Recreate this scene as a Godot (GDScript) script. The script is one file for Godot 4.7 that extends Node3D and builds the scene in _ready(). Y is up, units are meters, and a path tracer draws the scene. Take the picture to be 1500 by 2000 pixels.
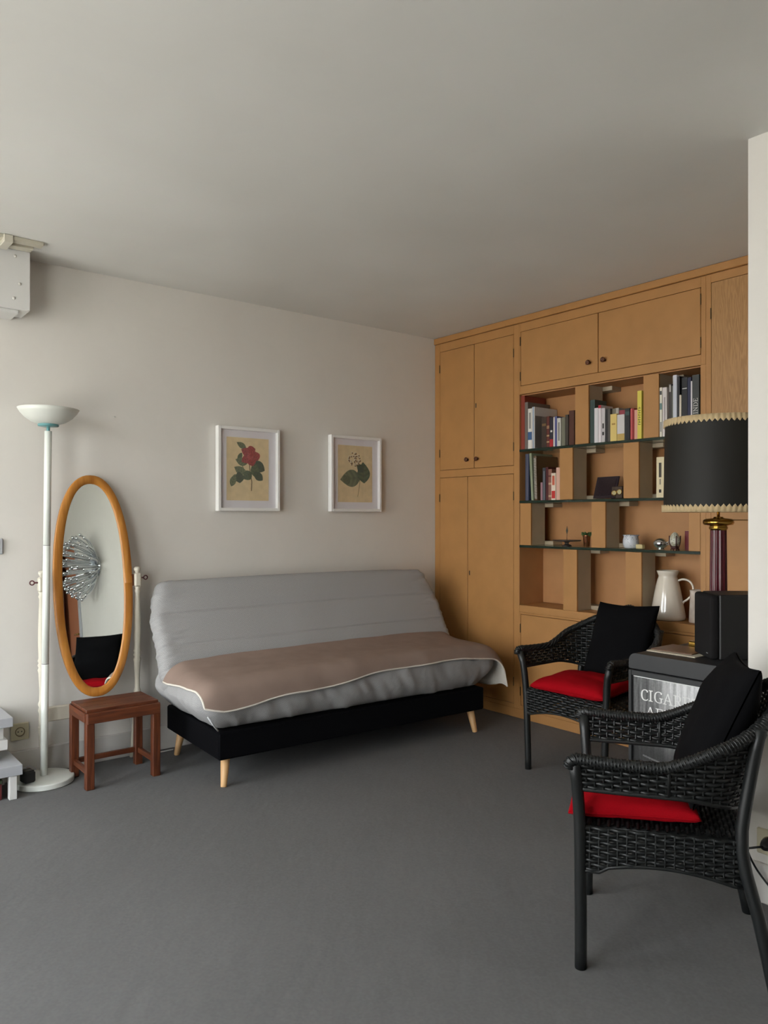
extends Node3D
# A living-room corner: grey carpet, sofa bed, ochre fitted bookcase, cane armchairs. Corner of the room is the origin,
# x runs along the back wall (negative to the left), z comes out of the corner along the bookcase.

const CEIL := 2.5
const JUT_X := -1.116      # face of the white wall on the right
const JUT_Z := 2.757       # its end towards the bookcase
const WIN_X := -4.7        # window wall
const NEAR_Z := 6.8
var used := {}
var M := {}

# ---------------------------------------------------------------- names and tags
func numbered(called: String) -> String:
	if not used.has(called):
		used[called] = 0
		return called
	used[called] += 1
	return "%s_%03d" % [called, used[called]]

func tag(o: Node, label: String, category: String, group := "") -> void:
	o.set_meta("label", label)
	o.set_meta("category", category)
	if group != "":
		o.set_meta("group", group)

func thing(called: String, label: String, category: String, at := Vector3.ZERO, turn := 0.0, group := "") -> Node3D:
	var o := Node3D.new()
	o.name = numbered(called)
	add_child(o)
	o.position = at
	o.rotation.y = turn
	tag(o, label, category, group)
	return o

func obj(called: String, st: SurfaceTool, m: Material, parent: Node = null, label := "") -> MeshInstance3D:
	st.generate_normals()
	if m is StandardMaterial3D and m.normal_enabled and not m.uv1_triplanar:
		st.generate_tangents()
	return inst(called, st.commit(), m, parent, label)

func inst(called: String, mesh: Mesh, m: Material, parent: Node = null, label := "") -> MeshInstance3D:
	var o := MeshInstance3D.new()
	o.mesh = mesh
	o.material_override = m
	if parent == null:
		o.name = numbered(called)
		add_child(o)
	else:
		o.name = called
		parent.add_child(o, true)
	if label != "":
		o.set_meta("label", label)
	return o

func struct(called: String, st: SurfaceTool, m: Material, parent: Node = null) -> MeshInstance3D:
	var o := obj(called, st, m, parent)
	if parent == null:
		o.set_meta("kind", "structure")
	return o

# ---------------------------------------------------------------- mesh helpers (points given counter-clockwise seen from outside)
func ns(smooth := false) -> SurfaceTool:
	var st := SurfaceTool.new()
	st.begin(Mesh.PRIMITIVE_TRIANGLES)
	st.set_smooth_group(0 if smooth else 0xFFFFFFFF)
	return st

func tri(st: SurfaceTool, a: Vector3, b: Vector3, c: Vector3) -> void:
	st.add_vertex(a); st.add_vertex(c); st.add_vertex(b)

func quad(st: SurfaceTool, a: Vector3, b: Vector3, c: Vector3, d: Vector3) -> void:
	tri(st, a, b, c); tri(st, a, c, d)

func quad_uv(st: SurfaceTool, a: Vector3, b: Vector3, c: Vector3, d: Vector3, u0 := 0.0, v0 := 0.0, u1 := 1.0, v1 := 1.0) -> void:
	var p := [a, b, c, d]
	var uv := [Vector2(u0, v1), Vector2(u1, v1), Vector2(u1, v0), Vector2(u0, v0)]
	for k in [0, 2, 1, 0, 3, 2]:
		st.set_uv(uv[k]); st.add_vertex(p[k])

func bx(st: SurfaceTool, c: Vector3, s: Vector3, bev := 0.0, bas := Basis()) -> void:
	var h := s * 0.5
	if bev <= 0.0:
		for ax in 3:
			for sg in [-1.0, 1.0]:
				var u := (ax + 1) % 3
				var w := (ax + 2) % 3
				var q := []
				for k in [[-1, -1], [1, -1], [1, 1], [-1, 1]]:
					var v := Vector3.ZERO
					v[ax] = h[ax] * sg; v[u] = h[u] * k[0]; v[w] = h[w] * k[1]
					q.append(c + bas * v)
				if sg > 0: quad(st, q[0], q[1], q[2], q[3])
				else: quad(st, q[3], q[2], q[1], q[0])
		return
	var b := minf(bev, minf(h.x, minf(h.y, h.z)) * 0.9)
	# corner vertices: three per corner, one for each face
	var P := {}
	for i in 8:
		var sg := Vector3(1 if i & 1 else -1, 1 if i & 2 else -1, 1 if i & 4 else -1)
		for ax in 3:
			var v := Vector3.ZERO
			for k in 3:
				v[k] = sg[k] * (h[k] if k == ax else h[k] - b)
			P[i * 3 + ax] = c + bas * v
	for ax in 3:
		var u := (ax + 1) % 3
		var w := (ax + 2) % 3
		for sg in [0, 1]:
			var id := func(a, d): return ((sg << ax) | (a << u) | (d << w)) * 3 + ax
			var q := [P[id.call(0, 0)], P[id.call(1, 0)], P[id.call(1, 1)], P[id.call(0, 1)]]
			if sg: quad(st, q[0], q[1], q[2], q[3])
			else: quad(st, q[3], q[2], q[1], q[0])
		# edges that run along ax, between faces u and w
		for a in [0, 1]:
			for d in [0, 1]:
				var i0: int = (a << u) | (d << w)
				var i1: int = i0 | (1 << ax)
				var q := [P[i0 * 3 + u], P[i1 * 3 + u], P[i1 * 3 + w], P[i0 * 3 + w]]
				if (a == d): quad(st, q[3], q[2], q[1], q[0])
				else: quad(st, q[0], q[1], q[2], q[3])
	for i in 8:
		var par := (i & 1) + ((i >> 1) & 1) + ((i >> 2) & 1)
		if par % 2 == 1: tri(st, P[i * 3], P[i * 3 + 1], P[i * 3 + 2])
		else: tri(st, P[i * 3], P[i * 3 + 2], P[i * 3 + 1])

func box2(st: SurfaceTool, lo: Vector3, hi: Vector3, bev := 0.0) -> void:
	bx(st, (lo + hi) * 0.5, hi - lo, bev)

func tube(st: SurfaceTool, pts: Array, rad, seg := 8, caps := true, flat := 1.0) -> void:
	var n := pts.size()
	var rings := []
	var up := Vector3.UP
	var t0: Vector3 = (pts[1] - pts[0]).normalized()
	if absf(t0.dot(up)) > 0.9: up = Vector3.RIGHT
	var side := t0.cross(up).normalized()
	for i in n:
		var t: Vector3 = (pts[mini(i + 1, n - 1)] - pts[maxi(i - 1, 0)]).normalized()
		side = (side - t * side.dot(t)).normalized()
		var nn := t.cross(side)
		var r: float = rad[i] if rad is Array else rad
		var ring := []
		for k in seg:
			var a := TAU * k / seg
			ring.append(pts[i] + side * cos(a) * r + nn * sin(a) * r * flat)
		rings.append(ring)
	for i in n - 1:
		for k in seg:
			var k2 := (k + 1) % seg
			quad(st, rings[i][k], rings[i][k2], rings[i + 1][k2], rings[i + 1][k])
	if caps:
		for k in range(1, seg - 1):
			tri(st, rings[0][0], rings[0][k + 1], rings[0][k])
			tri(st, rings[n - 1][0], rings[n - 1][k], rings[n - 1][k + 1])

func lathe(st: SurfaceTool, prof: Array, seg := 24, at := Vector3.ZERO, bas := Basis()) -> void:
	# prof: Vector2(radius, height) from bottom to top
	for i in prof.size() - 1:
		var a: Vector2 = prof[i]
		var b: Vector2 = prof[i + 1]
		for k in seg:
			var c0 := Vector2.from_angle(-TAU * k / seg)
			var c1 := Vector2.from_angle(-TAU * (k + 1) / seg)
			var p0 := at + bas * Vector3(c0.x * a.x, a.y, c0.y * a.x)
			var p1 := at + bas * Vector3(c1.x * a.x, a.y, c1.y * a.x)
			var p2 := at + bas * Vector3(c1.x * b.x, b.y, c1.y * b.x)
			var p3 := at + bas * Vector3(c0.x * b.x, b.y, c0.y * b.x)
			if a.x > 1e-6: tri(st, p0, p1, p2)
			if b.x > 1e-6: tri(st, p0, p2, p3)

func V2(a: Array) -> Array:
	var r := []
	for k in range(0, a.size(), 2): r.append(Vector2(a[k], a[k + 1]))
	return r

# closed rounded box whose surface is moved by a callable
func softbox(st: SurfaceTool, half: Vector3, r: float, n: Vector3i, move: Callable) -> void:
	for ax in 3:
		var u := (ax + 1) % 3
		var w := (ax + 2) % 3
		for sg in [-1.0, 1.0]:
			var g := []
			for i in n[u] + 1:
				var row := []
				for j in n[w] + 1:
					var v := Vector3.ZERO
					v[ax] = half[ax] * sg
					v[u] = edge_map(i, n[u], half[u], r)
					v[w] = edge_map(j, n[w], half[w], r)
					var inner := v.clamp(-half + Vector3.ONE * r, half - Vector3.ONE * r)
					var d := v - inner
					var nn := d.normalized()
					row.append(move.call(inner + nn * r, nn))
				g.append(row)
			for i in n[u]:
				for j in n[w]:
					if sg > 0: quad(st, g[i][j], g[i + 1][j], g[i + 1][j + 1], g[i][j + 1])
					else: quad(st, g[i][j + 1], g[i + 1][j + 1], g[i + 1][j], g[i][j])

func edge_map(i: int, n: int, h: float, r: float) -> float:
	# a few steps over the rounded edges, the rest even
	var e := 4
	if n < 10: e = maxi(1, n / 3)
	if i <= e: return -h + r * tan(PI / 4 * i / e)  if i < e else -h + r
	if i >= n - e: return h - r * tan(PI / 4 * (n - i) / e) if i > n - e else h - r
	return lerpf(-h + r, h - r, float(i - e) / (n - 2 * e))

# cushion with knife edges lying in the x-z plane
func pillow(hx: float, hz: float, t: float, seed_: int, under := 1.0, full := 0.38, dent := 0.075, n := 26) -> SurfaceTool:
	var st := ns(true)
	var nz := FastNoiseLite.new()
	nz.seed = seed_; nz.frequency = 5.0
	for sg in [1.0, -1.0]:
		var g := []
		for i in n + 1:
			var row := []
			for j in n + 1:
				var u := sin((2.0 * i / n - 1.0) * PI / 2)
				var v := sin((2.0 * j / n - 1.0) * PI / 2)
				var x := hx * u * (1.0 - dent * (1.0 - v * v) * u * u)
				var z := hz * v * (1.0 - dent * (1.0 - u * u) * v * v)
				var q := (1.0 - u * u) * (1.0 - v * v)
				var y: float = t * pow(q, full) * (1.0 if sg > 0 else -under)
				y += nz.get_noise_3d(x, z, sg) * 0.014 * pow(q, 0.3)
				if q < 1e-5: y = 0.002 * sg
				row.append(Vector3(x, y, z))
			g.append(row)
		for i in n:
			for j in n:
				if sg > 0: quad(st, g[i][j], g[i][j + 1], g[i + 1][j + 1], g[i + 1][j])
				else: quad(st, g[i + 1][j], g[i + 1][j + 1], g[i][j + 1], g[i][j])
	return st

func curve(pts: Array, n: int) -> Array:
	# Catmull-Rom through the points, n samples at even arc length
	var fine := []
	for i in pts.size() - 1:
		var p0: Vector3 = pts[maxi(i - 1, 0)]
		var p1: Vector3 = pts[i]
		var p2: Vector3 = pts[i + 1]
		var p3: Vector3 = pts[mini(i + 2, pts.size() - 1)]
		for k in 24:
			fine.append(p1.cubic_interpolate(p2, p0, p3, k / 24.0))
	fine.append(pts[-1])
	var len := [0.0]
	for i in range(1, fine.size()): len.append(len[i - 1] + (fine[i] - fine[i - 1]).length())
	var out := []
	var j := 0
	for i in n:
		var d: float = len[-1] * i / (n - 1)
		while j < fine.size() - 2 and len[j + 1] < d: j += 1
		var f: float = (d - len[j]) / maxf(len[j + 1] - len[j], 1e-6)
		out.append((fine[j] as Vector3).lerp(fine[j + 1], clampf(f, 0, 1)))
	return out

# ---------------------------------------------------------------- materials
func mat(c: Color, rough := 0.6, metal := 0.0, spec := 0.5) -> StandardMaterial3D:
	var m := StandardMaterial3D.new()
	m.albedo_color = c
	m.roughness = rough
	m.metallic = metal
	m.metallic_specular = spec
	return m

func rgb8(r: int, g: int, b: int) -> Color:
	return Color(r / 255.0, g / 255.0, b / 255.0)

func noise_tex(seed_: int, freq: float, lo: Color, hi: Color, size := 256, oct := 4, stretch := 1.0) -> ImageTexture:
	var nz := FastNoiseLite.new()
	nz.seed = seed_; nz.frequency = freq; nz.fractal_octaves = oct
	nz.noise_type = FastNoiseLite.TYPE_SIMPLEX
	var im: Image
	if stretch == 1.0:
		im = nz.get_seamless_image(size, size)
	else:
		im = nz.get_seamless_image(size, int(size / stretch))
		im.resize(size, size, Image.INTERPOLATE_CUBIC)
	im.convert(Image.FORMAT_RGBA8)
	var d := im.get_data()
	for i in range(0, d.size(), 4):
		var c := lo.lerp(hi, d[i] / 255.0)
		d[i] = int(c.r * 255); d[i + 1] = int(c.g * 255); d[i + 2] = int(c.b * 255)
	return ImageTexture.create_from_image(Image.create_from_data(size, size, false, Image.FORMAT_RGBA8, d))

func bump_tex(seed_: int, freq: float, size := 256, strength := 2.0, oct := 3, stretch := 1.0) -> ImageTexture:
	var nz := FastNoiseLite.new()
	nz.seed = seed_; nz.frequency = freq; nz.fractal_octaves = oct
	var im: Image = nz.get_seamless_image(size, int(size / stretch))
	if stretch != 1.0: im.resize(size, size, Image.INTERPOLATE_CUBIC)
	im.convert(Image.FORMAT_RGBA8)
	im.bump_map_to_normal_map(strength)
	return ImageTexture.create_from_image(im)

func textured(m: StandardMaterial3D, tex: Texture2D, scale: float, normal: Texture2D = null, nscale := 1.0, world := false) -> StandardMaterial3D:
	if tex != null:
		m.albedo_texture = tex
	m.uv1_triplanar = true
	m.uv1_world_triplanar = world
	m.uv1_scale = Vector3.ONE * scale
	if normal != null:
		m.normal_enabled = true
		m.normal_texture = normal
		m.normal_scale = nscale
	return m

func grain(lo: Color, hi: Color, along: int, seed_: int, rough := 0.45, scale := 1.0) -> StandardMaterial3D:
	# wood: streaks that run along the object's own axis (0 x, 1 y, 2 z)
	var m := mat(Color.WHITE, rough)
	m.albedo_texture = noise_tex(seed_, 0.02, lo, hi, 256, 5)
	m.uv1_triplanar = true
	var s := Vector3(9, 9, 9) * scale
	s[along] = 0.7 * scale
	m.uv1_scale = s
	return m

func make_materials() -> void:
	M.wall = textured(mat(rgb8(226, 222, 215), 0.9, 0, 0.3), noise_tex(3, 0.012, Color(0.985, 0.985, 0.985), Color(1, 1, 1), 256, 4), 0.5, bump_tex(4, 0.09, 256, 1.0), 0.06, true)
	M.ceil = textured(mat(rgb8(223, 222, 217), 0.95, 0, 0.2), noise_tex(5, 0.008, Color(0.95, 0.945, 0.94), Color(1, 1, 1), 256, 4), 0.28, null, 1.0, true)
	M.trim = mat(rgb8(206, 202, 196), 0.5)
	M.white_paint = mat(rgb8(222, 221, 218), 0.45)
	M.white_plastic = mat(rgb8(214, 212, 204), 0.4)
	M.grey_paint = mat(rgb8(176, 178, 182), 0.5)
	M.cream = mat(rgb8(206, 200, 184), 0.4)
	M.ochre = textured(mat(rgb8(181, 131, 77), 0.52), noise_tex(8, 0.02, Color(0.95, 0.95, 0.94), Color(1, 1, 1), 256, 4), 0.9, bump_tex(9, 0.06, 256, 0.8, 3), 0.15, true)
	M.ochre_in = textured(mat(rgb8(181, 131, 84), 0.55), noise_tex(18, 0.02, Color(0.95, 0.94, 0.93), Color(1, 1, 1), 256, 4), 0.9, null, 1, true)
	M.taupe = textured(mat(rgb8(182, 167, 143), 0.55), noise_tex(19, 0.02, Color(0.96, 0.96, 0.95), Color(1, 1, 1), 256, 4), 1.2, null, 1, true)
	M.gap = mat(rgb8(70, 44, 24), 0.8)
	M.hinge = mat(rgb8(96, 80, 58), 0.4, 0.7)
	M.knob = mat(rgb8(92, 52, 28), 0.35)
	M.veneer = mat(Color.WHITE, 0.5)
	M.veneer.albedo_texture = veneer_tex()
	M.black_metal = mat(rgb8(35, 36, 38), 0.5)
	M.black_plastic = mat(rgb8(24, 24, 25), 0.5)
	M.black_cloth = textured(mat(rgb8(18, 18, 20), 0.95, 0, 0.2), noise_tex(21, 0.2, Color(0.7, 0.7, 0.7), Color(1, 1, 1), 128, 2), 9.0)
	M.navy_cloth = textured(mat(rgb8(14, 14, 17), 0.95, 0, 0.2), noise_tex(22, 0.2, Color(0.75, 0.75, 0.75), Color(1, 1, 1), 128, 2), 9.0)
	M.cane = mat(rgb8(23, 25, 25), 0.42)
	M.red_cloth = textured(mat(rgb8(164, 8, 22), 0.9, 0, 0.2), noise_tex(23, 0.25, Color(0.86, 0.86, 0.86), Color(1, 1, 1), 128, 2), 8.0, bump_tex(24, 0.25, 128, 2.0, 2), 0.3)
	M.heather = textured(mat(rgb8(186, 185, 183), 0.95, 0, 0.2), heather_tex(), 7.0, bump_tex(26, 0.3, 128, 2.0, 2), 0.25)
	M.piping = mat(rgb8(196, 197, 199), 0.9)
	M.fleece = textured(mat(rgb8(150, 130, 119), 0.97, 0, 0.15), noise_tex(27, 0.02, Color(0.94, 0.94, 0.935), Color(1, 1, 1), 256, 3), 1.3, bump_tex(28, 0.4, 256, 1.0, 2), 0.12)
	M.sherpa = textured(mat(rgb8(226, 219, 208), 1.0, 0, 0.1), null, 16.0, bump_tex(29, 0.1, 128, 4.0, 3), 0.9)
	M.beech = grain(rgb8(206, 160, 108), rgb8(226, 184, 132), 1, 31)
	M.stool_x = grain(rgb8(74, 35, 19), rgb8(120, 64, 34), 0, 32, 0.42)
	M.stool_y = grain(rgb8(74, 35, 19), rgb8(120, 64, 34), 1, 33, 0.42)
	M.stool_z = grain(rgb8(74, 35, 19), rgb8(120, 64, 34), 2, 34, 0.42)
	M.pine = grain(rgb8(168, 104, 36), rgb8(204, 142, 66), 1, 35, 0.32, 0.7)
	M.mirror = mat(Color(0.93, 0.95, 0.94), 0.0, 1.0)
	M.lamp_white = mat(rgb8(226, 229, 222), 0.3)
	M.lamp_bowl = mat(rgb8(214, 216, 208), 0.35)
	M.teal = mat(rgb8(96, 150, 152), 0.3)
	M.dark = mat(rgb8(30, 28, 28), 0.4)
	M.wine_knob = mat(rgb8(84, 34, 38), 0.35)
	M.frame_white = mat(rgb8(236, 235, 232), 0.4)
	M.mount = mat(rgb8(230, 227, 232), 0.8)
	M.pane = mat(Color(1, 1, 1, 0.06), 0.03)
	M.pane.transparency = BaseMaterial3D.TRANSPARENCY_ALPHA
	M.shelf_glass = mat(Color(0.66, 0.8, 0.72, 0.32), 0.03)
	M.shelf_glass.transparency = BaseMaterial3D.TRANSPARENCY_ALPHA
	M.glass_edge = mat(rgb8(24, 42, 32), 0.15)
	M.chrome = mat(Color(0.86, 0.87, 0.88), 0.06, 1.0)
	M.brass = mat(rgb8(176, 138, 66), 0.22, 1.0)
	M.copper = mat(rgb8(206, 140, 104), 0.2, 1.0)
	M.wine = mat(rgb8(78, 18, 30), 0.22)
	M.shade = mat(rgb8(31, 30, 27), 0.62, 0, 0.4)
	M.shade_lining = mat(rgb8(196, 178, 140), 0.8)
	M.fringe = textured(mat(rgb8(214, 190, 150), 0.85), noise_tex(37, 0.2, Color(0.85, 0.84, 0.8), Color(1, 1, 1), 128, 2), 12.0)
	M.ceramic = mat(rgb8(226, 216, 200), 0.12)
	M.ceramic.clearcoat_enabled = true
	M.ceramic.clearcoat_roughness = 0.05
	M.leaf = mat(rgb8(66, 94, 50), 0.6)
	M.pages = textured(mat(rgb8(220, 212, 194), 0.9), noise_tex(38, 0.1, Color(0.85, 0.84, 0.8), Color(1, 1, 1), 128, 2, 8.0), 10.0)
	M.ink = mat(rgb8(28, 26, 26), 0.7)
	M.print_white = mat(rgb8(236, 236, 234), 0.6)
	M.door_brown = mat(rgb8(176, 112, 80), 0.6)
	M.curtain = textured(mat(rgb8(190, 174, 160), 0.95), null, 8.0, bump_tex(39, 0.2, 128, 2.0, 2), 0.3)
	M.socket = mat(rgb8(196, 188, 160), 0.45)
	M.socket_dark = mat(rgb8(112, 96, 68), 0.5)
	M.cable = mat(rgb8(206, 204, 198), 0.5)
	M.concrete = mat(rgb8(186, 182, 174), 0.9)

func heather_tex() -> ImageTexture:
	# mottled grey yarn with a faint diagonal twill
	var n := 256
	var rng := RandomNumberGenerator.new()
	rng.seed = 25
	var d := PackedByteArray()
	d.resize(n * n * 4)
	for y in n:
		for x in n:
			var zig := absi((x % 64) - 32)
			var tw := 0.5 + 0.5 * sin(TAU * (y + zig) / 16.0)
			var v := 0.82 + 0.10 * tw + rng.randf_range(-0.09, 0.09)
			var o := (y * n + x) * 4
			d[o] = int(clampf(v, 0, 1) * 255); d[o + 1] = d[o]; d[o + 2] = int(clampf(v * 1.005, 0, 1) * 255); d[o + 3] = 255
	return ImageTexture.create_from_image(Image.create_from_data(n, n, false, Image.FORMAT_RGBA8, d))

func veneer_tex() -> ImageTexture:
	# crown-cut oak veneer: fine streaks with stretched cathedral rings
	var w := 192
	var h := 768
	var nz := FastNoiseLite.new()
	nz.seed = 12; nz.frequency = 0.012
	var fine := FastNoiseLite.new()
	fine.seed = 13; fine.frequency = 0.3
	var d := PackedByteArray()
	d.resize(w * h * 4)
	var lo := rgb8(156, 114, 68)
	var hi := rgb8(184, 140, 90)
	for y in h:
		for x in w:
			var cx := (x - 96.0) / 60.0
			var ring := cx * cx * 4.0 + y * 0.006 + nz.get_noise_2d(x * 3.0, y * 0.35) * 1.6
			var v := 0.5 + 0.5 * sin(ring * 7.0)
			v = 0.6 * v + 0.4 * (0.5 + 0.5 * fine.get_noise_2d(x * 2.0, y * 0.06))
			var c := lo.lerp(hi, v)
			var o := (y * w + x) * 4
			d[o] = int(c.r * 255); d[o + 1] = int(c.g * 255); d[o + 2] = int(c.b * 255); d[o + 3] = 255
	return ImageTexture.create_from_image(Image.create_from_data(w, h, false, Image.FORMAT_RGBA8, d))

func carpet_material() -> StandardMaterial3D:
	var w := 896
	var h := 1152
	var sx := (0.6 - WIN_X) / w
	var sz := NEAR_Z / h
	var coarse := FastNoiseLite.new()
	coarse.seed = 41; coarse.frequency = 0.9; coarse.fractal_octaves = 4
	var rip := FastNoiseLite.new()
	rip.seed = 43; rip.frequency = 3.0; rip.fractal_octaves = 3
	var rng := RandomNumberGenerator.new()
	rng.seed = 42
	var d := PackedByteArray()
	var b := PackedByteArray()
	d.resize(w * h * 4); b.resize(w * h * 4)
	for y in h:
		var z := y * sz
		for x in w:
			var wx := WIN_X + x * sx
			var v := 0.43 + 0.018 * coarse.get_noise_2d(wx, z) + rng.randf_range(-0.012, 0.012)
			# a worn, stained patch with an uneven outline by the armchair
			var q := Vector2((wx + 1.87) / 0.26, (z - 2.42) / 0.2).length() + 0.45 * rip.get_noise_2d(wx, z)
			if q < 1.0: v -= 0.008
			var o := (y * w + x) * 4
			d[o] = int(v * 255 * 1.005); d[o + 1] = int(v * 255); d[o + 2] = int(v * 255 * 0.992); d[o + 3] = 255
			var e := 0.5 + 0.30 * rip.get_noise_2d((wx + z) * 2.6, (z - wx) * 0.8) + rng.randf_range(-0.03, 0.03)
			b[o] = int(clampf(e, 0, 1) * 255); b[o + 1] = b[o]; b[o + 2] = b[o]; b[o + 3] = 255
	var im := Image.create_from_data(w, h, false, Image.FORMAT_RGBA8, b)
	im.bump_map_to_normal_map(1.5)
	var m := mat(Color.WHITE, 1.0, 0, 0.15)
	m.albedo_texture = ImageTexture.create_from_image(Image.create_from_data(w, h, false, Image.FORMAT_RGBA8, d))
	m.normal_enabled = true
	m.normal_texture = ImageTexture.create_from_image(im)
	m.normal_scale = 0.35
	return m

# ---------------------------------------------------------------- scene
func _ready() -> void:
	var cam := Camera3D.new()
	cam.name = "camera"
	add_child(cam)
	cam.position = Vector3(-3.6386, 1.25, 3.9896)
	cam.rotation_degrees.y = -38.59
	cam.projection = Camera3D.PROJECTION_FRUSTUM
	cam.near = 0.05
	cam.far = 100.0
	cam.size = 2.0 * cam.near * 1000.0 / 1500.0
	cam.frustum_offset = Vector2(0, cam.near * 11.0 / 1500.0)
	cam.current = true
	var env := Environment.new()
	env.background_mode = Environment.BG_SKY
	var sky := Sky.new()
	var ps := ProceduralSkyMaterial.new()
	ps.sky_top_color = rgb8(217, 224, 231)
	ps.sky_horizon_color = rgb8(238, 239, 237)
	ps.ground_horizon_color = rgb8(232, 231, 226)
	ps.ground_bottom_color = rgb8(206, 205, 199)
	ps.sky_curve = 0.2
	sky.sky_material = ps
	env.sky = sky
	env.tonemap_mode = Environment.TONE_MAPPER_LINEAR
	env.tonemap_exposure = 13.4
	env.sdfgi_enabled = true
	env.ssao_enabled = true
	env.ssil_enabled = true
	var we := WorldEnvironment.new()
	we.name = "environment"
	we.environment = env
	add_child(we)

	make_materials()
	room()
	bookcase_wall()
	sofa()
	chairs()
	hifi_corner()
	mirror_corner()
	pictures()
	books()
	ornaments()
	behind_camera()

# ---------------------------------------------------------------- the room
func wall_with_openings(st: SurfaceTool, x0: float, x1: float, z0: float, z1: float, open: Array) -> void:
	# wall slab along z; each opening is [z0, z1, y0, y1]
	var at := z0
	for o in open:
		box2(st, Vector3(x0, 0, at), Vector3(x1, CEIL, o[0]))
		if o[2] > 0.0: box2(st, Vector3(x0, 0, o[0]), Vector3(x1, o[2], o[1]))
		box2(st, Vector3(x0, o[3], o[0]), Vector3(x1, CEIL, o[1]))
		at = o[1]
	box2(st, Vector3(x0, 0, at), Vector3(x1, CEIL, z1))

const WINDOWS := [[0.15, 1.5, 0.12, 2.4], [2.0, 3.4, 0.12, 2.4]]
const DOORWAY := [4.52, 5.36, 0.0, 1.93]

func room() -> void:
	var st := ns()
	quad_uv(st, Vector3(WIN_X, 0, NEAR_Z), Vector3(0.6, 0, NEAR_Z), Vector3(0.6, 0, 0), Vector3(WIN_X, 0, 0))
	var carpet := struct("floor", st, carpet_material())
	st = ns()
	box2(st, Vector3(WIN_X - 0.2, -0.2, -0.2), Vector3(0.8, -0.002, NEAR_Z + 0.2))
	obj("subfloor", st, M.concrete, carpet)
	st = ns()
	box2(st, Vector3(WIN_X - 0.2, CEIL, -0.2), Vector3(0.8, CEIL + 0.2, NEAR_Z + 0.2))
	struct("ceiling", st, M.ceil)
	st = ns()
	box2(st, Vector3(WIN_X - 0.2, 0, -0.2), Vector3(0.8, CEIL, 0))
	struct("wall_back", st, M.wall)
	st = ns()
	box2(st, Vector3(0.5, 0, 0), Vector3(0.8, CEIL, NEAR_Z))
	struct("wall_bookcase", st, M.wall)
	st = ns()
	box2(st, Vector3(WIN_X - 0.2, 0, NEAR_Z), Vector3(0.8, CEIL, NEAR_Z + 0.2))
	struct("wall_near", st, M.wall)
	st = ns()
	wall_with_openings(st, WIN_X - 0.25, WIN_X, 0, NEAR_Z, WINDOWS)
	struct("wall_left", st, M.wall)
	st = ns()
	wall_with_openings(st, JUT_X, JUT_X + 0.14, JUT_Z, NEAR_Z, [DOORWAY])
	box2(st, Vector3(JUT_X + 0.14, 0, JUT_Z), Vector3(0.5, CEIL, JUT_Z + 0.14))
	struct("wall_right", st, M.wall)
	# baseboards
	st = ns()
	box2(st, Vector3(WIN_X, 0, 0), Vector3(-0.001, 0.128, 0.014), 0.004)
	struct("baseboard_back", st, M.trim)
	st = ns()
	box2(st, Vector3(JUT_X - 0.014, 0, JUT_Z), Vector3(JUT_X, 0.128, DOORWAY[0] - 0.06), 0.004)
	struct("baseboard_right", st, M.trim)
	# windows: frame, two casements and panes
	for i in WINDOWS.size():
		var w: Array = WINDOWS[i]
		var f := ns()
		var x := WIN_X - 0.12
		box2(f, Vector3(x - 0.03, w[2], w[0]), Vector3(x + 0.03, w[2] + 0.07, w[1]), 0.004)
		box2(f, Vector3(x - 0.03, w[3] - 0.07, w[0]), Vector3(x + 0.03, w[3], w[1]), 0.004)
		box2(f, Vector3(x - 0.03, w[2] + 0.07, w[0]), Vector3(x + 0.03, w[3] - 0.07, w[0] + 0.07), 0.004)
		box2(f, Vector3(x - 0.03, w[2] + 0.07, w[1] - 0.07), Vector3(x + 0.03, w[3] - 0.07, w[1]), 0.004)
		var zc: float = (w[0] + w[1]) * 0.5
		box2(f, Vector3(x - 0.03, w[2] + 0.07, zc - 0.05), Vector3(x + 0.03, w[3] - 0.07, zc + 0.05), 0.004)
		var win := struct("window_%d" % (i + 1), f, M.white_paint)
		for s in [[w[0] + 0.07, zc - 0.05], [zc + 0.05, w[1] - 0.07]]:
			var g := ns()
			quad(g, Vector3(x, w[2] + 0.07, s[0]), Vector3(x, w[2] + 0.07, s[1]), Vector3(x, w[3] - 0.07, s[1]), Vector3(x, w[3] - 0.07, s[0]))
			obj("pane", g, M.pane, win)
	# balcony slab outside the windows
	st = ns()
	box2(st, Vector3(WIN_X - 1.45, -0.25, -0.6), Vector3(WIN_X - 0.2, -0.03, NEAR_Z + 0.5), 0.01)
	struct("floor_balcony", st, M.concrete)
	# casing box and ceiling rail above the mirror corner
	var t := thing("casing_box", "white metal casing box screwed high on the wall by the ceiling", "casing", Vector3(-3.4, 2.2, 0))
	st = ns()
	box2(st, Vector3(0, 0.012, 0), Vector3(0.705, 0.285, 0.165), 0.002)
	obj("body", st, M.white_paint, t)
	st = ns()
	box2(st, Vector3(0, -0.004, 0.0), Vector3(0.66, 0.012, 0.15), 0.003)
	obj("lip", st, M.white_paint, t)
	for p in [Vector2(0.64, 0.255), Vector2(0.66, 0.13), Vector2(0.635, 0.06)]:
		st = ns(true)
		lathe(st, V2([0.007, 0, 0.006, 0.003, 0, 0.0045]), 10, Vector3.ZERO, Basis(Vector3.RIGHT, PI / 2))
		var s := obj("screw", st, M.white_plastic, t)
		s.position = Vector3(p.x, p.y, 0.165)
	t = thing("ceiling_rail", "beige curtain rail with two channels fixed to the ceiling", "rail", Vector3(-3.5, CEIL, 0.25))
	st = ns()
	for k in 2:
		box2(st, Vector3(0, -0.026 + 0.008 * k, -0.055 + 0.062 * k), Vector3(0.80 + 0.03 * k, -0.0005, -0.007 + 0.062 * k), 0.003)
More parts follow.
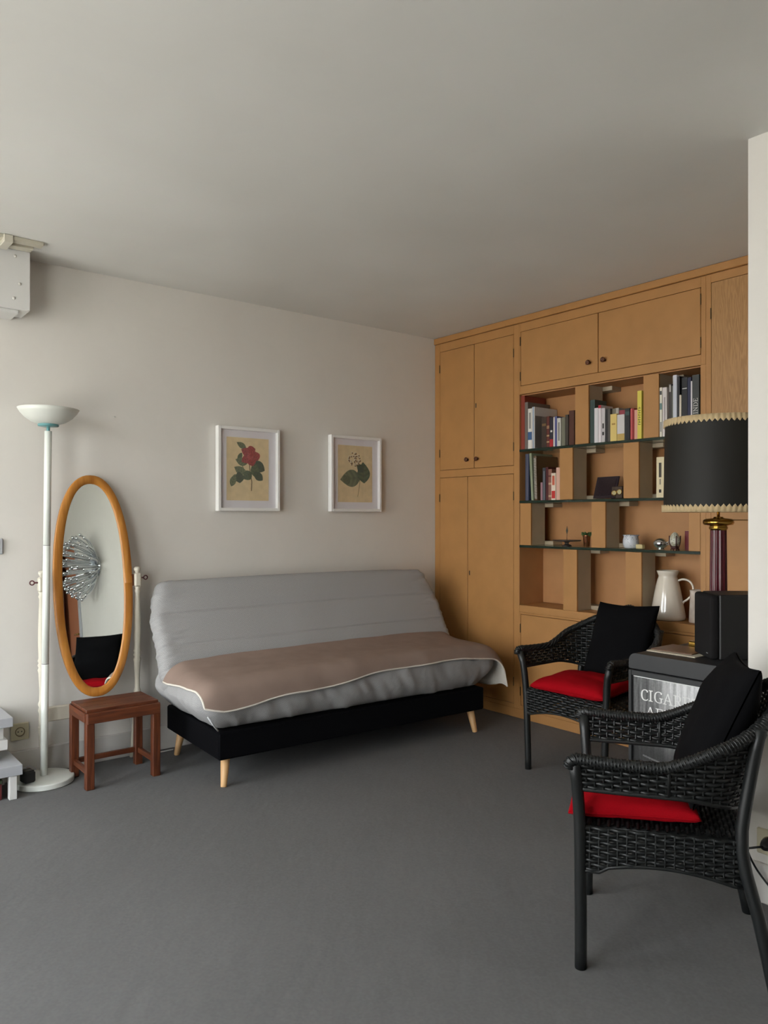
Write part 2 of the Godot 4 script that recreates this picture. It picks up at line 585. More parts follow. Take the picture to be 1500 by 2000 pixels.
	obj("channel", st, mat(rgb8(196, 190, 172), 0.5), t)
	st = ns()
	box2(st, Vector3(0.66, -0.034, -0.06), Vector3(0.70, -0.0005, 0.062), 0.003)
	obj("clip", st, M.cream, t)
	# nail in the wall
	st = ns(true)
	lathe(st, V2([0, 0, 0.005, 0.002, 0.005, 0.006, 0.0025, 0.007, 0.002, 0.014]), 8, Vector3.ZERO, Basis(Vector3.RIGHT, -PI / 2))
	var nail := obj("wall_hook", st, M.white_plastic)
	nail.position = Vector3(-2.249, 1.771, 0.0145)
	tag(nail, "tiny white picture hook left bare on the wall above the oval mirror", "hook")
	socket_plate("wall_socket", "yellowed square wall socket above the skirting beside the white steps", Vector3(-2.703, 0.22, 0.0), 0.0, false)
	socket_plate("wall_socket", "cream wall socket with a black plug behind the armchair", Vector3(JUT_X, 0.2, 2.83), -PI / 2, true)
	# light switch at the very left
	st = ns()
	bx(st, Vector3.ZERO, Vector3(0.075, 0.075, 0.012), 0.004)
	var sw := obj("light_switch", st, M.grey_paint)
	sw.position = Vector3(-2.815, 1.113, 0.006)
	tag(sw, "grey square light switch on the wall left of the lamp pole", "switch")

func socket_plate(called: String, label: String, at: Vector3, turn: float, plug: bool) -> void:
	var t := thing(called, label, "socket", at, turn)
	var st := ns()
	bx(st, Vector3(0, 0, 0.005), Vector3(0.082, 0.082, 0.01), 0.003)
	obj("plate", st, M.socket, t)
	st = ns(true)
	lathe(st, V2([0.022, 0.0, 0.022, 0.004, 0.019, 0.004, 0.018, -0.002, 0, -0.002]), 20, Vector3(0, 0, 0.01), Basis(Vector3.RIGHT, PI / 2))
	obj("well", st, M.socket_dark, t)
	for s in [-1, 1]:
		st = ns(true)
		lathe(st, V2([0.003, 0, 0.003, 0.002, 0, 0.0022]), 8, Vector3(0.008 * s, 0, 0.0085), Basis(Vector3.RIGHT, PI / 2))
		obj("contact", st, M.dark, t)
	if plug:
		var p := thing("power_plug", "black mains plug and cord in the socket behind the armchair", "plug", at, turn)
		st = ns(true)
		lathe(st, V2([0.0, 0, 0.019, 0, 0.02, 0.012, 0.014, 0.03, 0.006, 0.036, 0, 0.036]), 14, Vector3(0, 0, 0.0145), Basis(Vector3.RIGHT, PI / 2))
		obj("plug_body", st, M.black_plastic, p)
		st = ns(true)
		tube(st, curve([Vector3(0, 0, 0.048), Vector3(-0.03, -0.01, 0.06), Vector3(-0.05, -0.03, 0.05), Vector3(-0.02, -0.1, 0.03), Vector3(0.06, -0.16, 0.03), Vector3(0.2, -0.195, 0.04)], 24), 0.0035, 6)
		obj("cord", st, M.black_plastic, p)

# ---------------------------------------------------------------- fitted bookcase wall (front face in the plane x = 0)
const NZ0 := 0.781
const NZ1 := 1.972
const NICHE := 0.225

func door_leaf(t: Node3D, z0: float, z1: float, y0: float, y1: float, m: Material, hinge_side: int, called := "door") -> MeshInstance3D:
	# inset leaf: 2 mm shadow gap round it, hinges on one side
	var st := ns()
	var g := 0.0022
	box2(st, Vector3(-0.001, y0 + g, z0 + g), Vector3(0.02, y1 - g, z1 - g), 0.0025)
	var leaf := obj(called, st, m, t)
	var zz := z0 if hinge_side < 0 else z1
	for y in [y0 + 0.12 * minf(1.0, y1 - y0) + 0.02, y1 - 0.12 * minf(1.0, y1 - y0) - 0.02]:
		st = ns()
		tube(st, [Vector3(-0.003, y - 0.027, zz), Vector3(-0.003, y + 0.027, zz)], 0.0032, 6)
		obj("hinge", st, M.hinge, leaf)
	return leaf

func knob(leaf: Node3D, y: float, z: float) -> void:
	var st := ns(true)
	lathe(st, V2([0.008, 0, 0.006, 0.006, 0.009, 0.012, 0.0145, 0.017, 0.015, 0.022, 0.011, 0.0265, 0.006, 0.0275, 0.004, 0.026, 0, 0.026]), 16, Vector3.ZERO, Basis(Vector3.BACK, PI / 2))
	var k := obj("knob", st, M.knob, leaf)
	k.position = Vector3(-0.001, y, z)

func keyhole(leaf: Node3D, y: float, z: float) -> void:
	var st := ns()
	bx(st, Vector3(-0.0015, y, z), Vector3(0.002, 0.03, 0.008), 0.0009)
	obj("escutcheon", st, M.dark, leaf)

func frame_bars(t: Node3D, bars: Array, called := "face_frame") -> void:
	var st := ns()
	for b in bars:  # z0, z1, y0, y1
		box2(st, Vector3(0, b[2], b[0]), Vector3(0.022, b[3], b[1]), 0.0012)
	obj(called, st, M.ochre, t)

func shell(t: Node3D, z0: float, z1: float, y0: float, y1: float, back := 0.45) -> void:
	# carcass behind the doors, closed so that the gaps are dark
	var st := ns()
	box2(st, Vector3(0.022, y0, z0), Vector3(back, y1, z1))
	obj("body", st, M.gap, t)

func bookcase_wall() -> void:
	# tall cupboard against the back wall
	var t := thing("tall_cupboard", "ochre fitted cupboard with two pairs of narrow doors, beside the back wall", "cupboard")
	shell(t, 0.003, NZ0 - 0.008, 0.062, 2.455)
	frame_bars(t, [[0.003, 0.055, 0.06, 2.456], [0.735, NZ0 - 0.003, 0.06, 2.456], [0.055, 0.735, 2.4, 2.456], [0.055, 0.735, 1.526, 1.576], [0.055, 0.735, 0.06, 0.085]])
	var l := door_leaf(t, 0.055, 0.387, 1.576, 2.4, M.ochre, -1, "upper_door")
	knob(l, 1.637, 0.33)
	l = door_leaf(t, 0.387, 0.735, 1.576, 2.4, M.ochre, 1, "upper_door")
	knob(l, 1.637, 0.42)
	keyhole(l, 1.99, 0.405)
	door_leaf(t, 0.055, 0.325, 0.085, 1.526, M.ochre, -1, "lower_door")
	l = door_leaf(t, 0.325, 0.735, 0.085, 1.526, M.ochre, 1, "lower_door")
	keyhole(l, 0.882, 0.345)
	# overhead cupboard
	t = thing("overhead_cupboard", "ochre overhead cupboard with two wide doors above the book niche", "cupboard")
	shell(t, NZ0 + 0.003, NZ1 + 0.02, 2.018, 2.455)
	frame_bars(t, [[NZ0 - 0.0025, 0.79, 2.0145, 2.456], [1.974, 1.9995, 2.0145, 2.456], [0.79, 1.974, 2.404, 2.456], [0.79, 1.974, 2.0145, 2.066]])
	l = door_leaf(t, 0.79, 1.362, 2.066, 2.404, M.ochre, -1)
	knob(l, 2.13, 1.306)
	l = door_leaf(t, 1.362, 1.974, 2.066, 2.404, M.ochre, 1)
	knob(l, 2.13, 1.406)
	# open niche: sides, back, head, ledge, upright blocks with cleats
	t = thing("book_niche", "open ochre shelving niche with staggered upright blocks between glass shelves", "bookcase")
	var st := ns()
	box2(st, Vector3(NICHE, 0.71, NZ0), Vector3(NICHE + 0.02, 2.008, NZ1))
	obj("back_panel", st, M.ochre_in, t)
	st = ns()
	box2(st, Vector3(0.0, 0.708, NZ0 - 0.003), Vector3(NICHE, 2.014, NZ0), 0.0)
	obj("side_panel", st, M.ochre_in, t)
	st = ns()
	box2(st, Vector3(0.0, 0.708, NZ1), Vector3(NICHE, 2.014, NZ1 + 0.028), 0.0)
	obj("side_panel", st, M.ochre, t)
	st = ns()
	box2(st, Vector3(0.022, 2.008, NZ0), Vector3(NICHE, 2.014, NZ1), 0.0)
	obj("head_panel", st, M.ochre_in, t)
	st = ns()
	box2(st, Vector3(0.0, 0.6645, NZ0 - 0.0025), Vector3(NICHE + 0.02, 0.7078, NZ1 + 0.0275), 0.002)
	obj("ledge", st, M.ochre, t)
	var rows := [[0.708, 1.0645], [1.08, 1.3395], [1.355, 1.6575], [1.673, 2.008]]
	var blocks := [[3, 1.204, 1.297], [3, 1.649, 1.74], [2, 1.093, 1.186], [2, 1.526, 1.621], [1, NZ0 + 0.004, 0.872], [1, 1.317, 1.41], [1, 1.908, NZ1 - 0.002], [0, 1.118, 1.216], [0, 1.539, 1.637]]
	for b in blocks:
		var r: Array = rows[b[0]]
		var up := ns()
		box2(up, Vector3(0.012, r[0] + 0.0005, b[1]), Vector3(0.136, r[1] - 0.0005, b[2] - 0.002), 0.001)
		var o := obj("upright_block", up, M.taupe, t)
		up = ns()
		box2(up, Vector3(0.0, r[0] + 0.0005, b[1]), Vector3(0.012, r[1] - 0.0005, b[2]), 0.0012)
		obj("face_board", up, M.ochre, o)
		if b[2] < NZ1 - 0.06:
			for y in ([r[1] - 0.0125] if b[1] > 1.53 and b[0] == 0 else [r[0] + 0.0125, r[1] - 0.0125]):
				up = ns()
				box2(up, Vector3(0.136, y - 0.012, b[1] + 0.01), Vector3(NICHE, y + 0.012, b[2] + 0.062), 0.001)
				obj("cleat", up, M.taupe, o)
	# low cupboards under the ledge
	t = thing("low_cupboard", "ochre low cupboard under the ledge, behind the cane armchair", "cupboard")
	shell(t, NZ0, 1.999, 0.062, 0.66)
	frame_bars(t, [[NZ0 - 0.0025, 0.79, 0.06, 0.664], [1.974, 1.9995, 0.06, 0.664], [0.79, 1.974, 0.652, 0.664], [0.79, 1.974, 0.06, 0.085], [1.372, 1.392, 0.085, 0.652]])
	door_leaf(t, 0.79, 1.372, 0.085, 0.652, M.ochre, -1)
	door_leaf(t, 1.392, 1.974, 0.085, 0.652, M.ochre, 1)
	# wardrobe with the bare veneer door
	t = thing("veneer_cupboard", "tall fitted cupboard with an unpainted oak veneer door behind the lampshade", "cupboard")
	shell(t, 2.0, 2.745, 0.062, 2.455)
	frame_bars(t, [[2.0, 2.027, 0.06, 2.456], [2.027, 2.745, 2.414, 2.456], [2.70, 2.745, 0.06, 2.414], [2.027, 2.70, 0.06, 0.085], [2.027, 2.70, 1.24, 1.29]])
	st = ns()
	var z0 := 2.030
	var z1 := 2.697
	quad_uv(st, Vector3(-0.001, 1.293, z0), Vector3(-0.001, 1.293, z1), Vector3(-0.001, 2.411, z1), Vector3(-0.001, 2.411, z0), 0, 0, 2.6, 1)
	box2(st, Vector3(0.0, 1.293, z0), Vector3(0.02, 2.411, z1), 0.001)
	var leaf := obj("veneer_door", st, M.veneer, t)
	for y in [1.45, 2.26]:
		st = ns()
		tube(st, [Vector3(-0.003, y - 0.027, 2.027), Vector3(-0.003, y + 0.027, 2.027)], 0.0032, 6)
		obj("hinge", st, M.hinge, leaf)
	door_leaf(t, 2.027, 2.70, 0.085, 1.24, M.ochre, -1, "lower_door")
	# crown and plinth run through
	st = ns()
	box2(st, Vector3(-0.012, 2.458, 0.003), Vector3(0.45, 2.498, 2.745), 0.003)
	struct("trim_1", st, M.ochre)
	st = ns()
	box2(st, Vector3(0.006, 0.0, 0.003), Vector3(0.45, 0.058, 2.745), 0.002)
	struct("trim_2", st, M.ochre)
	# glass shelves
	var lab := ["green-edged glass shelf, topmost of three, carrying most of the books", "green-edged glass shelf, middle of three, with notebooks and a dark picture", "green-edged glass shelf, lowest of three, carrying small ornaments"]
	for i in 3:
		var y: float = [1.673, 1.355, 1.08][i]
		var s := thing("glass_shelf", lab[i], "shelf", Vector3(0, y - 0.0155, NZ0), 0.0, "glass shelves in the niche")
		st = ns()
		box2(st, Vector3(0.0, 0.0005, 0.001), Vector3(NICHE - 0.001, 0.015, NZ1 - NZ0 - 0.001))
		obj("glass_plate", st, M.shelf_glass, s)
		st = ns()
		box2(st, Vector3(-0.003, 0.0005, 0.001), Vector3(-0.0002, 0.015, NZ1 - NZ0 - 0.001), 0.001)
		obj("front_edge", st, M.glass_edge, s, "dark green polished glass edge")

# ---------------------------------------------------------------- sofa bed with throw
func sofa() -> void:
	var t := thing("sofa_bed", "light grey fold-down sofa bed on a black base with beech legs", "sofa", Vector3(-1.215, 0, 0.815), -0.05)
	var st := ns()
	box2(st, Vector3(-0.825, 0.135, -0.67), Vector3(0.825, 0.262, 0.0), 0.008)
	obj("base", st, M.navy_cloth, t, "black fabric-covered base")
	for sx in [-1, 1]:
		for sz in [-1, 1]:
			st = ns(true)
			var top := Vector3(0.765 * sx, 0.14, -0.06 if sz > 0 else -0.61)
			var foot := top + Vector3(0.02 * sx, -0.14, 0.024 * sz)
			tube(st, [foot, foot.lerp(top, 0.03), top], [0.0135, 0.0145, 0.0235], 14)
			obj("leg", st, M.beech, t, "tapered beech leg")
	# seat mattress
	var nz := FastNoiseLite.new()
	nz.seed = 51; nz.frequency = 1.0; nz.fractal_octaves = 3
	var half := Vector3(0.93, 0.108, 0.325)
	st = ns(true)
	softbox(st, half, 0.085, Vector3i(150, 16, 40), func(p: Vector3, n: Vector3) -> Vector3:
		var v := p
		v.y += 0.02 * (1.0 - pow(p.x / half.x, 4)) * smoothstep(-0.02, 0.1, p.y)          # crown
		var low := smoothstep(0.03, -0.108, p.y)
		v.x -= signf(p.x) * 0.075 * low * smoothstep(0.6, 0.93, absf(p.x))                # tucked in at the ends
		v.z -= 0.022 * low * smoothstep(0.1, 0.325, p.z)
		# gathered cloth on the front and on the ends
		var f := smoothstep(0.2, 0.8, n.z)
		v += n * f * (0.013 * nz.get_noise_2d(p.x * 9.0 + p.y * 7.0, p.y * 2.5) + 0.012 * nz.get_noise_2d(p.x * 3.0, 7.0) + 0.006 * sin(p.x * 5.0))
		var e := smoothstep(0.3, 0.9, absf(n.x))
		v += n * e * 0.012 * nz.get_noise_2d(p.z * 9.0, p.y * 4.0 + 9.0)
		v.y += (1.0 - low) * 0.004 * nz.get_noise_2d(p.x * 3.0, p.z * 3.0)
		v.y += low * f * 0.02 * nz.get_noise_2d(p.x * 1.6, 31.0)
		return v + Vector3(0, 0.374, -0.295))
	var seat := obj("seat_mattress", st, M.heather, t)
	st = ns(true)
	tube(st, [Vector3(-0.828, 0.275, 0.0), Vector3(-0.858, 0.31, 0.012), Vector3(-0.884, 0.35, 0.015)], 0.004, 6)
	obj("piping", st, M.piping, seat)
	# backrest
	var bh := Vector3(0.935, 0.295, 0.058)
	var bas := Basis(Vector3.RIGHT, -deg_to_rad(30))
	st = ns(true)
	softbox(st, bh, 0.05, Vector3i(110, 150, 10), func(p: Vector3, n: Vector3) -> Vector3:
		var v := p
		var f := smoothstep(0.3, 0.9, n.z)
		for y0 in [0.10, -0.075]:   # stitched seams
			v.z -= f * 0.0055 * exp(-pow((p.y - y0 - 0.004 * sin(p.x * 2.0)) / 0.0045, 2))
		v.z += f * 0.010 * (1.0 - pow(absf(p.x) / bh.x, 3)) + f * 0.004 * nz.get_noise_2d(p.x * 2.0, p.y * 2.0)
		var e := smoothstep(0.66, 0.93, absf(p.x))
		v += n * e * (0.008 * nz.get_noise_2d(p.x * 4.0 + p.y * 5.0, p.y * 12.0) + 0.005 * nz.get_noise_2d(p.x * 9.0 - p.y * 9.0, p.y * 26.0))
		v.x -= signf(p.x) * 0.045 * pow(smoothstep(0.0, 0.295, p.y), 2) * smoothstep(0.5, 0.93, absf(p.x))
		v.y += 0.012 * (1.0 - pow(p.x / bh.x, 2)) * smoothstep(0.2, 0.295, p.y)
		return bas * v + Vector3(0, 0.645, -0.555))
	obj("backrest", st, M.heather, t)
	# throw
	var b := thing("throw_blanket", "taupe fleece throw with white sherpa lining spread over the sofa seat", "blanket", Vector3(-1.215, 0, 0.815), -0.05)
	var g := []
	var na := 130
	var nb := 44
	var bend := func(d: float, r: float) -> Vector2:
		if d <= 0.0: return Vector2(d, 0)
		var th := minf(d / r, 1.35)
		var rest := d - r * th
		return Vector2(r * sin(th) + rest * cos(th), r * (1.0 - cos(th)) + rest * sin(th))
	for i in na + 1:
		var row := []
		var fa := float(i) / na
		for j in nb + 1:
			var fb := float(j) / nb
			var a0 := -0.985 + 0.075 * fb + 0.01 * sin(fb * 5.0)
			var a1 := 1.155 + 0.02 * sin(fb * 4.0) - 0.05 * pow(fb, 5)
			var a := lerpf(a0, a1, fa)
			var front := 0.125 - 0.02 * smoothstep(0.05, 0.3, fa) - 0.045 * smoothstep(0.25, 0.8, fa) - 0.045 * pow(maxf(0.0, 1.0 - fa / 0.05), 2) + 0.010 * sin(fa * 9.0) + 0.006 * sin(fa * 23.0)
			var bb := lerpf(-0.40 + 0.02 * sin(fa * 6.0), front, fb)
			var dx: Vector2 = bend.call(absf(a) - 0.835, 0.115)
			var dz: Vector2 = bend.call(bb + 0.055, 0.10)
			var x := signf(a) * (0.835 + dx.x)
			var z := -0.055 + dz.x
			var top := 0.374 + 0.108 + 0.02 * (1.0 - pow(minf(absf(x) / 0.93, 1.0), 4)) + 0.014
			var y := top - dx.y - dz.y
			y += 0.006 * nz.get_noise_2d(a * 2.2, bb * 4.0 + 40.0) + 0.006
			z += 0.012 * nz.get_noise_2d(a * 2.0, 70.0) * fb + 0.006
			# the crease at the backrest rolls up
			y += 0.03 * pow(1.0 - fb, 6)
			row.append(Vector3(x, y, z))
		g.append(row)
	sheet(b, g, 0.007)

func sheet(t: Node3D, g: Array, th: float) -> void:
	var na: int = g.size() - 1
	var nb: int = g[0].size() - 1
	var top := ns(true)
	var low := ns(true)
	var u := []
	for i in na + 1:
		var row := []
		for j in nb + 1:
			var du: Vector3 = g[mini(i + 1, na)][j] - g[maxi(i - 1, 0)][j]
			var dv: Vector3 = g[i][mini(j + 1, nb)] - g[i][maxi(j - 1, 0)]
			row.append(g[i][j] - dv.cross(du).normalized() * th)
		u.append(row)
	for i in na:
		for j in nb:
			quad(top, g[i][j], g[i][j + 1], g[i + 1][j + 1], g[i + 1][j])
			quad(low, u[i + 1][j], u[i + 1][j + 1], u[i][j + 1], u[i][j])
	obj("fleece_face", top, M.fleece, t)
	var edge := []
	for j in range(0, nb + 1): edge.append((g[0][j] + u[0][j]) * 0.5)
	for i in range(1, na + 1): edge.append((g[i][nb] + u[i][nb]) * 0.5)
	for j in range(nb - 1, -1, -1): edge.append((g[na][j] + u[na][j]) * 0.5)
	var lining := obj("sherpa_lining", low, M.sherpa, t, "fluffy white lining")
	var rim := ns(true)
	tube(rim, edge, 0.005, 8)
	obj("edge", rim, M.sherpa, lining)

# ---------------------------------------------------------------- cane armchairs
func weave(st: SurfaceTool, pos: Callable, ncol: int, rows: Array, w: float, amp: float) -> void:
	# rows: [v value list]; pos.call(u, v) -> [point, normal] or null where the panel ends
	for r in rows.size():
		var prev = null
		for c in ncol * 2 + 1:
			var u := float(c) / (ncol * 2)
			var pn = pos.call(u, rows[r])
			if pn == null:
				prev = null
				continue
			var p: Vector3 = pn[0]
			var n: Vector3 = pn[1]
			var lift := amp * (1.0 if (c / 2 + r) % 2 == 0 else -1.0) if c % 2 == 0 else 0.0
			var q := p + n * lift
			var up: Vector3 = pn[2]
			var ring := [q - up * w, q + n * w * 0.42, q + up * w, q - n * w * 0.42]
			if prev != null:
				for k in 4:
					quad(st, prev[k], prev[(k + 1) % 4], ring[(k + 1) % 4], ring[k])
			prev = ring

func make_armchair() -> Node3D:
	var t := Node3D.new()
	# plan of the back-and-arm shell at its lower edge; front is +z
	var plan := curve([Vector3(-0.245, 0, 0.245), Vector3(-0.247, 0, 0.1), Vector3(-0.243, 0, -0.04), Vector3(-0.215, 0, -0.135), Vector3(-0.12, 0, -0.19), Vector3(0, 0, -0.205), Vector3(0.12, 0, -0.19), Vector3(0.215, 0, -0.135), Vector3(0.243, 0, -0.04), Vector3(0.247, 0, 0.1), Vector3(0.245, 0, 0.245)], 121)
	var top_at := func(u: float) -> float:
		var s := 1.0 - absf(2.0 * u - 1.0)          # 0 at the arm ends, 1 at the middle of the back
		return 0.593 - 0.006 * sin(s * 6.0) + 0.19 * (0.6 * smoothstep(0.35, 1.05, s) + 0.4 * clampf((s - 0.36) / 0.64, 0.0, 1.0))
	var low_at := func(u: float) -> float:
		var s := 1.0 - absf(2.0 * u - 1.0)
		return 0.505 - 0.05 * smoothstep(0.4, 0.9, s)
	var point := func(u: float, y: float) -> Array:
		var f := clampf(u, 0, 1) * 120.0
		var i := mini(int(f), 119)
		var p: Vector3 = (plan[i] as Vector3).lerp(plan[i + 1], f - i)
		var d: Vector3 = (plan[i + 1] - plan[i]).normalized()
		var n := Vector3(-d.z, 0, d.x) * -1.0
		if n.dot(Vector3(p.x, 0, p.z - 0.1)) < 0: n = -n
		var s := 1.0 - absf(2.0 * u - 1.0)
		var k := (y - 0.5)
		p += n * (0.24 * k * (1.0 - smoothstep(0.3, 0.7, s)) + 0.32 * k * smoothstep(0.3, 0.8, s))
		p.y = y
		return [p, n, Vector3(0, 1, 0)]
	var st := ns(true)
	var rows := []
	for r in 30: rows.append(0.462 + r * 0.0125)
	weave(st, func(u, v):
		if v > top_at.call(u) - 0.008 or v < low_at.call(u) + 0.004: return null
		return point.call(u, v), 54, rows, 0.0066, 0.0036)
	for c in range(0, 55):
		var u := c / 54.0
		var lo: Vector3 = point.call(u, low_at.call(u))[0]
		var hi: Vector3 = point.call(u, top_at.call(u) - 0.004)[0]
		tube(st, [lo, lo.lerp(hi, 0.5), hi], 0.0032, 5, false)
	var w := obj("woven_back", st, M.cane, t)
	w.set_meta("kind", "stuff")
	# rolled rim along arms and back, and the lower rail
	var rim := []
	var rail := []
	for i in 61:
		rim.append(point.call(i / 60.0, top_at.call(i / 60.0))[0])
		rail.append(point.call(i / 60.0, low_at.call(i / 60.0))[0])
	for e in [0, 1]:  # arm ends curl down over the front posts
		var p: Vector3 = rim[0] if e == 0 else rim[-1]
		var x := signf(p.x)
		var extra := [p + Vector3(0.004 * x, -0.006, 0.016), p + Vector3(0.0, -0.024, 0.022)]
		if e == 0:
			for q in extra: rim.push_front(q)
		else:
			for q in extra: rim.append(q)
	st = ns(true)
	tube(st, rim, 0.0155, 10)
	# binding strands wound round the rim
	var bind := curve(rim, 1100)
	var wound := []
	for i in 1100:
		var a := i * 1.0
		var d: Vector3 = (bind[mini(i + 1, 1099)] - bind[maxi(i - 1, 0)]).normalized()
		var s := d.cross(Vector3.UP).normalized()
		var n2 := d.cross(s)
		wound.append(bind[i] + (s * cos(a) + n2 * sin(a)) * 0.0148)
	tube(st, wound, 0.0035, 4, false)
	obj("rolled_rim", st, M.cane, t)
	st = ns(true)
	tube(st, rail, 0.007, 8)
	obj("lower_rail", st, M.cane, t)
	for s in [-1.0, 1.0]:
		st = ns(true)
		tube(st, curve([Vector3(0.222 * s, 0, 0.238), Vector3(0.228 * s, 0.2, 0.238), Vector3(0.236 * s, 0.40, 0.24), Vector3(0.247 * s, 0.52, 0.247), Vector3(0.266 * s, 0.58, 0.253)], 12), 0.0165, 12)
		obj("front_leg", st, M.cane, t)
		st = ns(true)
		tube(st, curve([Vector3(0.243 * s, 0, -0.252), Vector3(0.232 * s, 0.2, -0.212), Vector3(0.218 * s, 0.38, -0.172), Vector3(0.216 * s, 0.55, -0.19), Vector3(0.226 * s, 0.70, -0.215)], 14), 0.0165, 12)
		obj("rear_leg", st, M.cane, t)
		st = ns(true)
		tube(st, [point.call(0.5 + s * 0.31, 0.505)[0], point.call(0.5 + s * 0.31, 0.6)[0]], 0.006, 6)
		obj("arm_strut", st, M.cane, t)
	# apron round the seat
	var ap := curve([Vector3(0, 0, 0.252), Vector3(0.13, 0, 0.252), Vector3(0.222, 0, 0.246), Vector3(0.236, 0, 0.225), Vector3(0.234, 0, 0.05), Vector3(0.222, 0, -0.15), Vector3(0.205, 0, -0.178), Vector3(0.1, 0, -0.188), Vector3(0, 0, -0.19), Vector3(-0.1, 0, -0.188), Vector3(-0.205, 0, -0.178), Vector3(-0.222, 0, -0.15), Vector3(-0.234, 0, 0.05), Vector3(-0.236, 0, 0.225), Vector3(-0.222, 0, 0.246), Vector3(-0.13, 0, 0.252), Vector3(0, 0, 0.252)], 145)
	st = ns(true)
	rows = []
	for r in 10: rows.append(0.283 + r * 0.0125)
	var ring := func(u: float, y: float):
		var f := u * 144.0
		var i := mini(int(f), 143)
		var p: Vector3 = (ap[i] as Vector3).lerp(ap[i + 1], f - i)
		var d: Vector3 = (ap[i + 1] - ap[i]).normalized()
		# the lower edge is arched between the legs
		var arch := 0.034 * (1.0 - pow(clampf(p.x / 0.2, -1, 1), 2)) if absf(p.z) > 0.17 else 0.03 * (1.0 - pow(clampf((p.z - 0.03) / 0.19, -1, 1), 2))
		if y < 0.28 + arch: return null
		return [Vector3(p.x, y, p.z), Vector3(d.z, 0, -d.x), Vector3.UP]
	weave(st, ring, 70, rows, 0.0066, 0.0036)
	for c in 70:
		var p: Vector3 = ap[mini(c * 2, 144)]
		var arch := 0.034 * (1.0 - pow(clampf(p.x / 0.2, -1, 1), 2)) if absf(p.z) > 0.17 else 0.03 * (1.0 - pow(clampf((p.z - 0.03) / 0.19, -1, 1), 2))
		tube(st, [Vector3(p.x, 0.28 + arch, p.z), Vector3(p.x, 0.4, p.z)], 0.0032, 5, false)
	var apron := obj("woven_apron", st, M.cane, t)
	apron.set_meta("kind", "stuff")
	var hem := []
	for i in range(0, 145, 2):
		var p: Vector3 = ap[i]
		var arch := 0.034 * (1.0 - pow(clampf(p.x / 0.2, -1, 1), 2)) if absf(p.z) > 0.17 else 0.03 * (1.0 - pow(clampf((p.z - 0.03) / 0.19, -1, 1), 2))
		hem.append(Vector3(p.x, 0.278 + arch, p.z))
	st = ns(true)
	tube(st, hem, 0.005, 6)
	obj("apron_hem", st, M.cane, apron)
	# seat: woven sheet over a frame
	st = ns(true)
	rows = []
	for r in 34: rows.append(-0.182 + r * 0.0128)
	weave(st, func(u, v):
		var x: float = (u * 2.0 - 1.0) * lerpf(0.205, 0.228, (v + 0.18) / 0.43)
		return [Vector3(x, 0.403, v), Vector3.UP, Vector3(0, 0, 1)], 18, rows, 0.0058, 0.003)
	box2(st, Vector3(-0.21, 0.385, -0.175), Vector3(0.21, 0.396, 0.235))
	var seat := obj("woven_seat", st, M.cane, t)
	seat.set_meta("kind", "stuff")
	return t

func chairs() -> void:
	var far := make_armchair()
	far.name = numbered("cane_armchair")
	add_child(far)
	far.position = Vector3(-0.455, 0, 1.672)
	far.rotation.y = -PI / 2
	tag(far, "black woven cane armchair with its back to the ochre low cupboard", "armchair", "black cane armchairs")
	var near := far.duplicate()
	near.name = numbered("cane_armchair")
	add_child(near)
	near.position = Vector3(-1.563, 0, 2.735)
	near.rotation.y = atan2(-0.562, -0.828)
	tag(near, "black woven cane armchair standing before the white wall, turned towards the sofa", "armchair", "black cane armchairs")
	# cushions
	var data := [[far, "beside the ochre low cupboard", 61, Vector3(0.01, 0.433, 0.095), Vector3(0.20, 0.056, 0.168), 0.08, Vector3(0.045, 0.622, -0.145), 0.1, 0.172],
		[near, "before the white wall", 71, Vector3(0.0, 0.430, 0.105), Vector3(0.208, 0.052, 0.172), 0.03, Vector3(0.015, 0.65, -0.13), 0.2, 0.2]]
	for k in 2:
		var d: Array = data[k]
		var ch: Node3D = d[0]
		var c := thing("seat_cushion", "red cotton cushion lying on the seat of the armchair " + d[1], "cushion", ch.transform * (d[3] as Vector3), ch.rotation.y + d[5], "red seat cushions")
		var h: Vector3 = d[4]
		var body := obj("cover", pillow(h.x, h.z, h.y, d[2], 0.55, 0.27, 0.045), M.red_cloth, c)
		body.rotation.x = 0.04
		var sm := ns(true)
		var loop := []
		for i in 97:
			var q := i / 96.0 * 4.0
			var e := int(q) % 4
			var f := (q - int(q)) * 2.0 - 1.0
			var uv: Vector2 = [Vector2(f, 1), Vector2(1, -f), Vector2(-f, -1), Vector2(-1, f)][e]
			loop.append(Vector3(h.x * uv.x * (1.0 - 0.045 * (1.0 - uv.y * uv.y) * uv.x * uv.x), 0, h.z * uv.y * (1.0 - 0.045 * (1.0 - uv.x * uv.x) * uv.y * uv.y)))
		tube(sm, loop, 0.003, 5)
		obj("seam", sm, M.red_cloth, body)
		c = thing("back_cushion", "black cushion leaning on the backrest of the armchair " + d[1], "cushion", ch.transform * (d[6] as Vector3), ch.rotation.y, "black back cushions")
		body = obj("cover", pillow(d[8], 0.208, 0.07, d[2] + 1), M.black_cloth, c)
		body.rotation = Vector3(PI / 2 - 0.42, 0, 0)
		body.rotate_object_local(Vector3.UP, d[7] * 0.25)

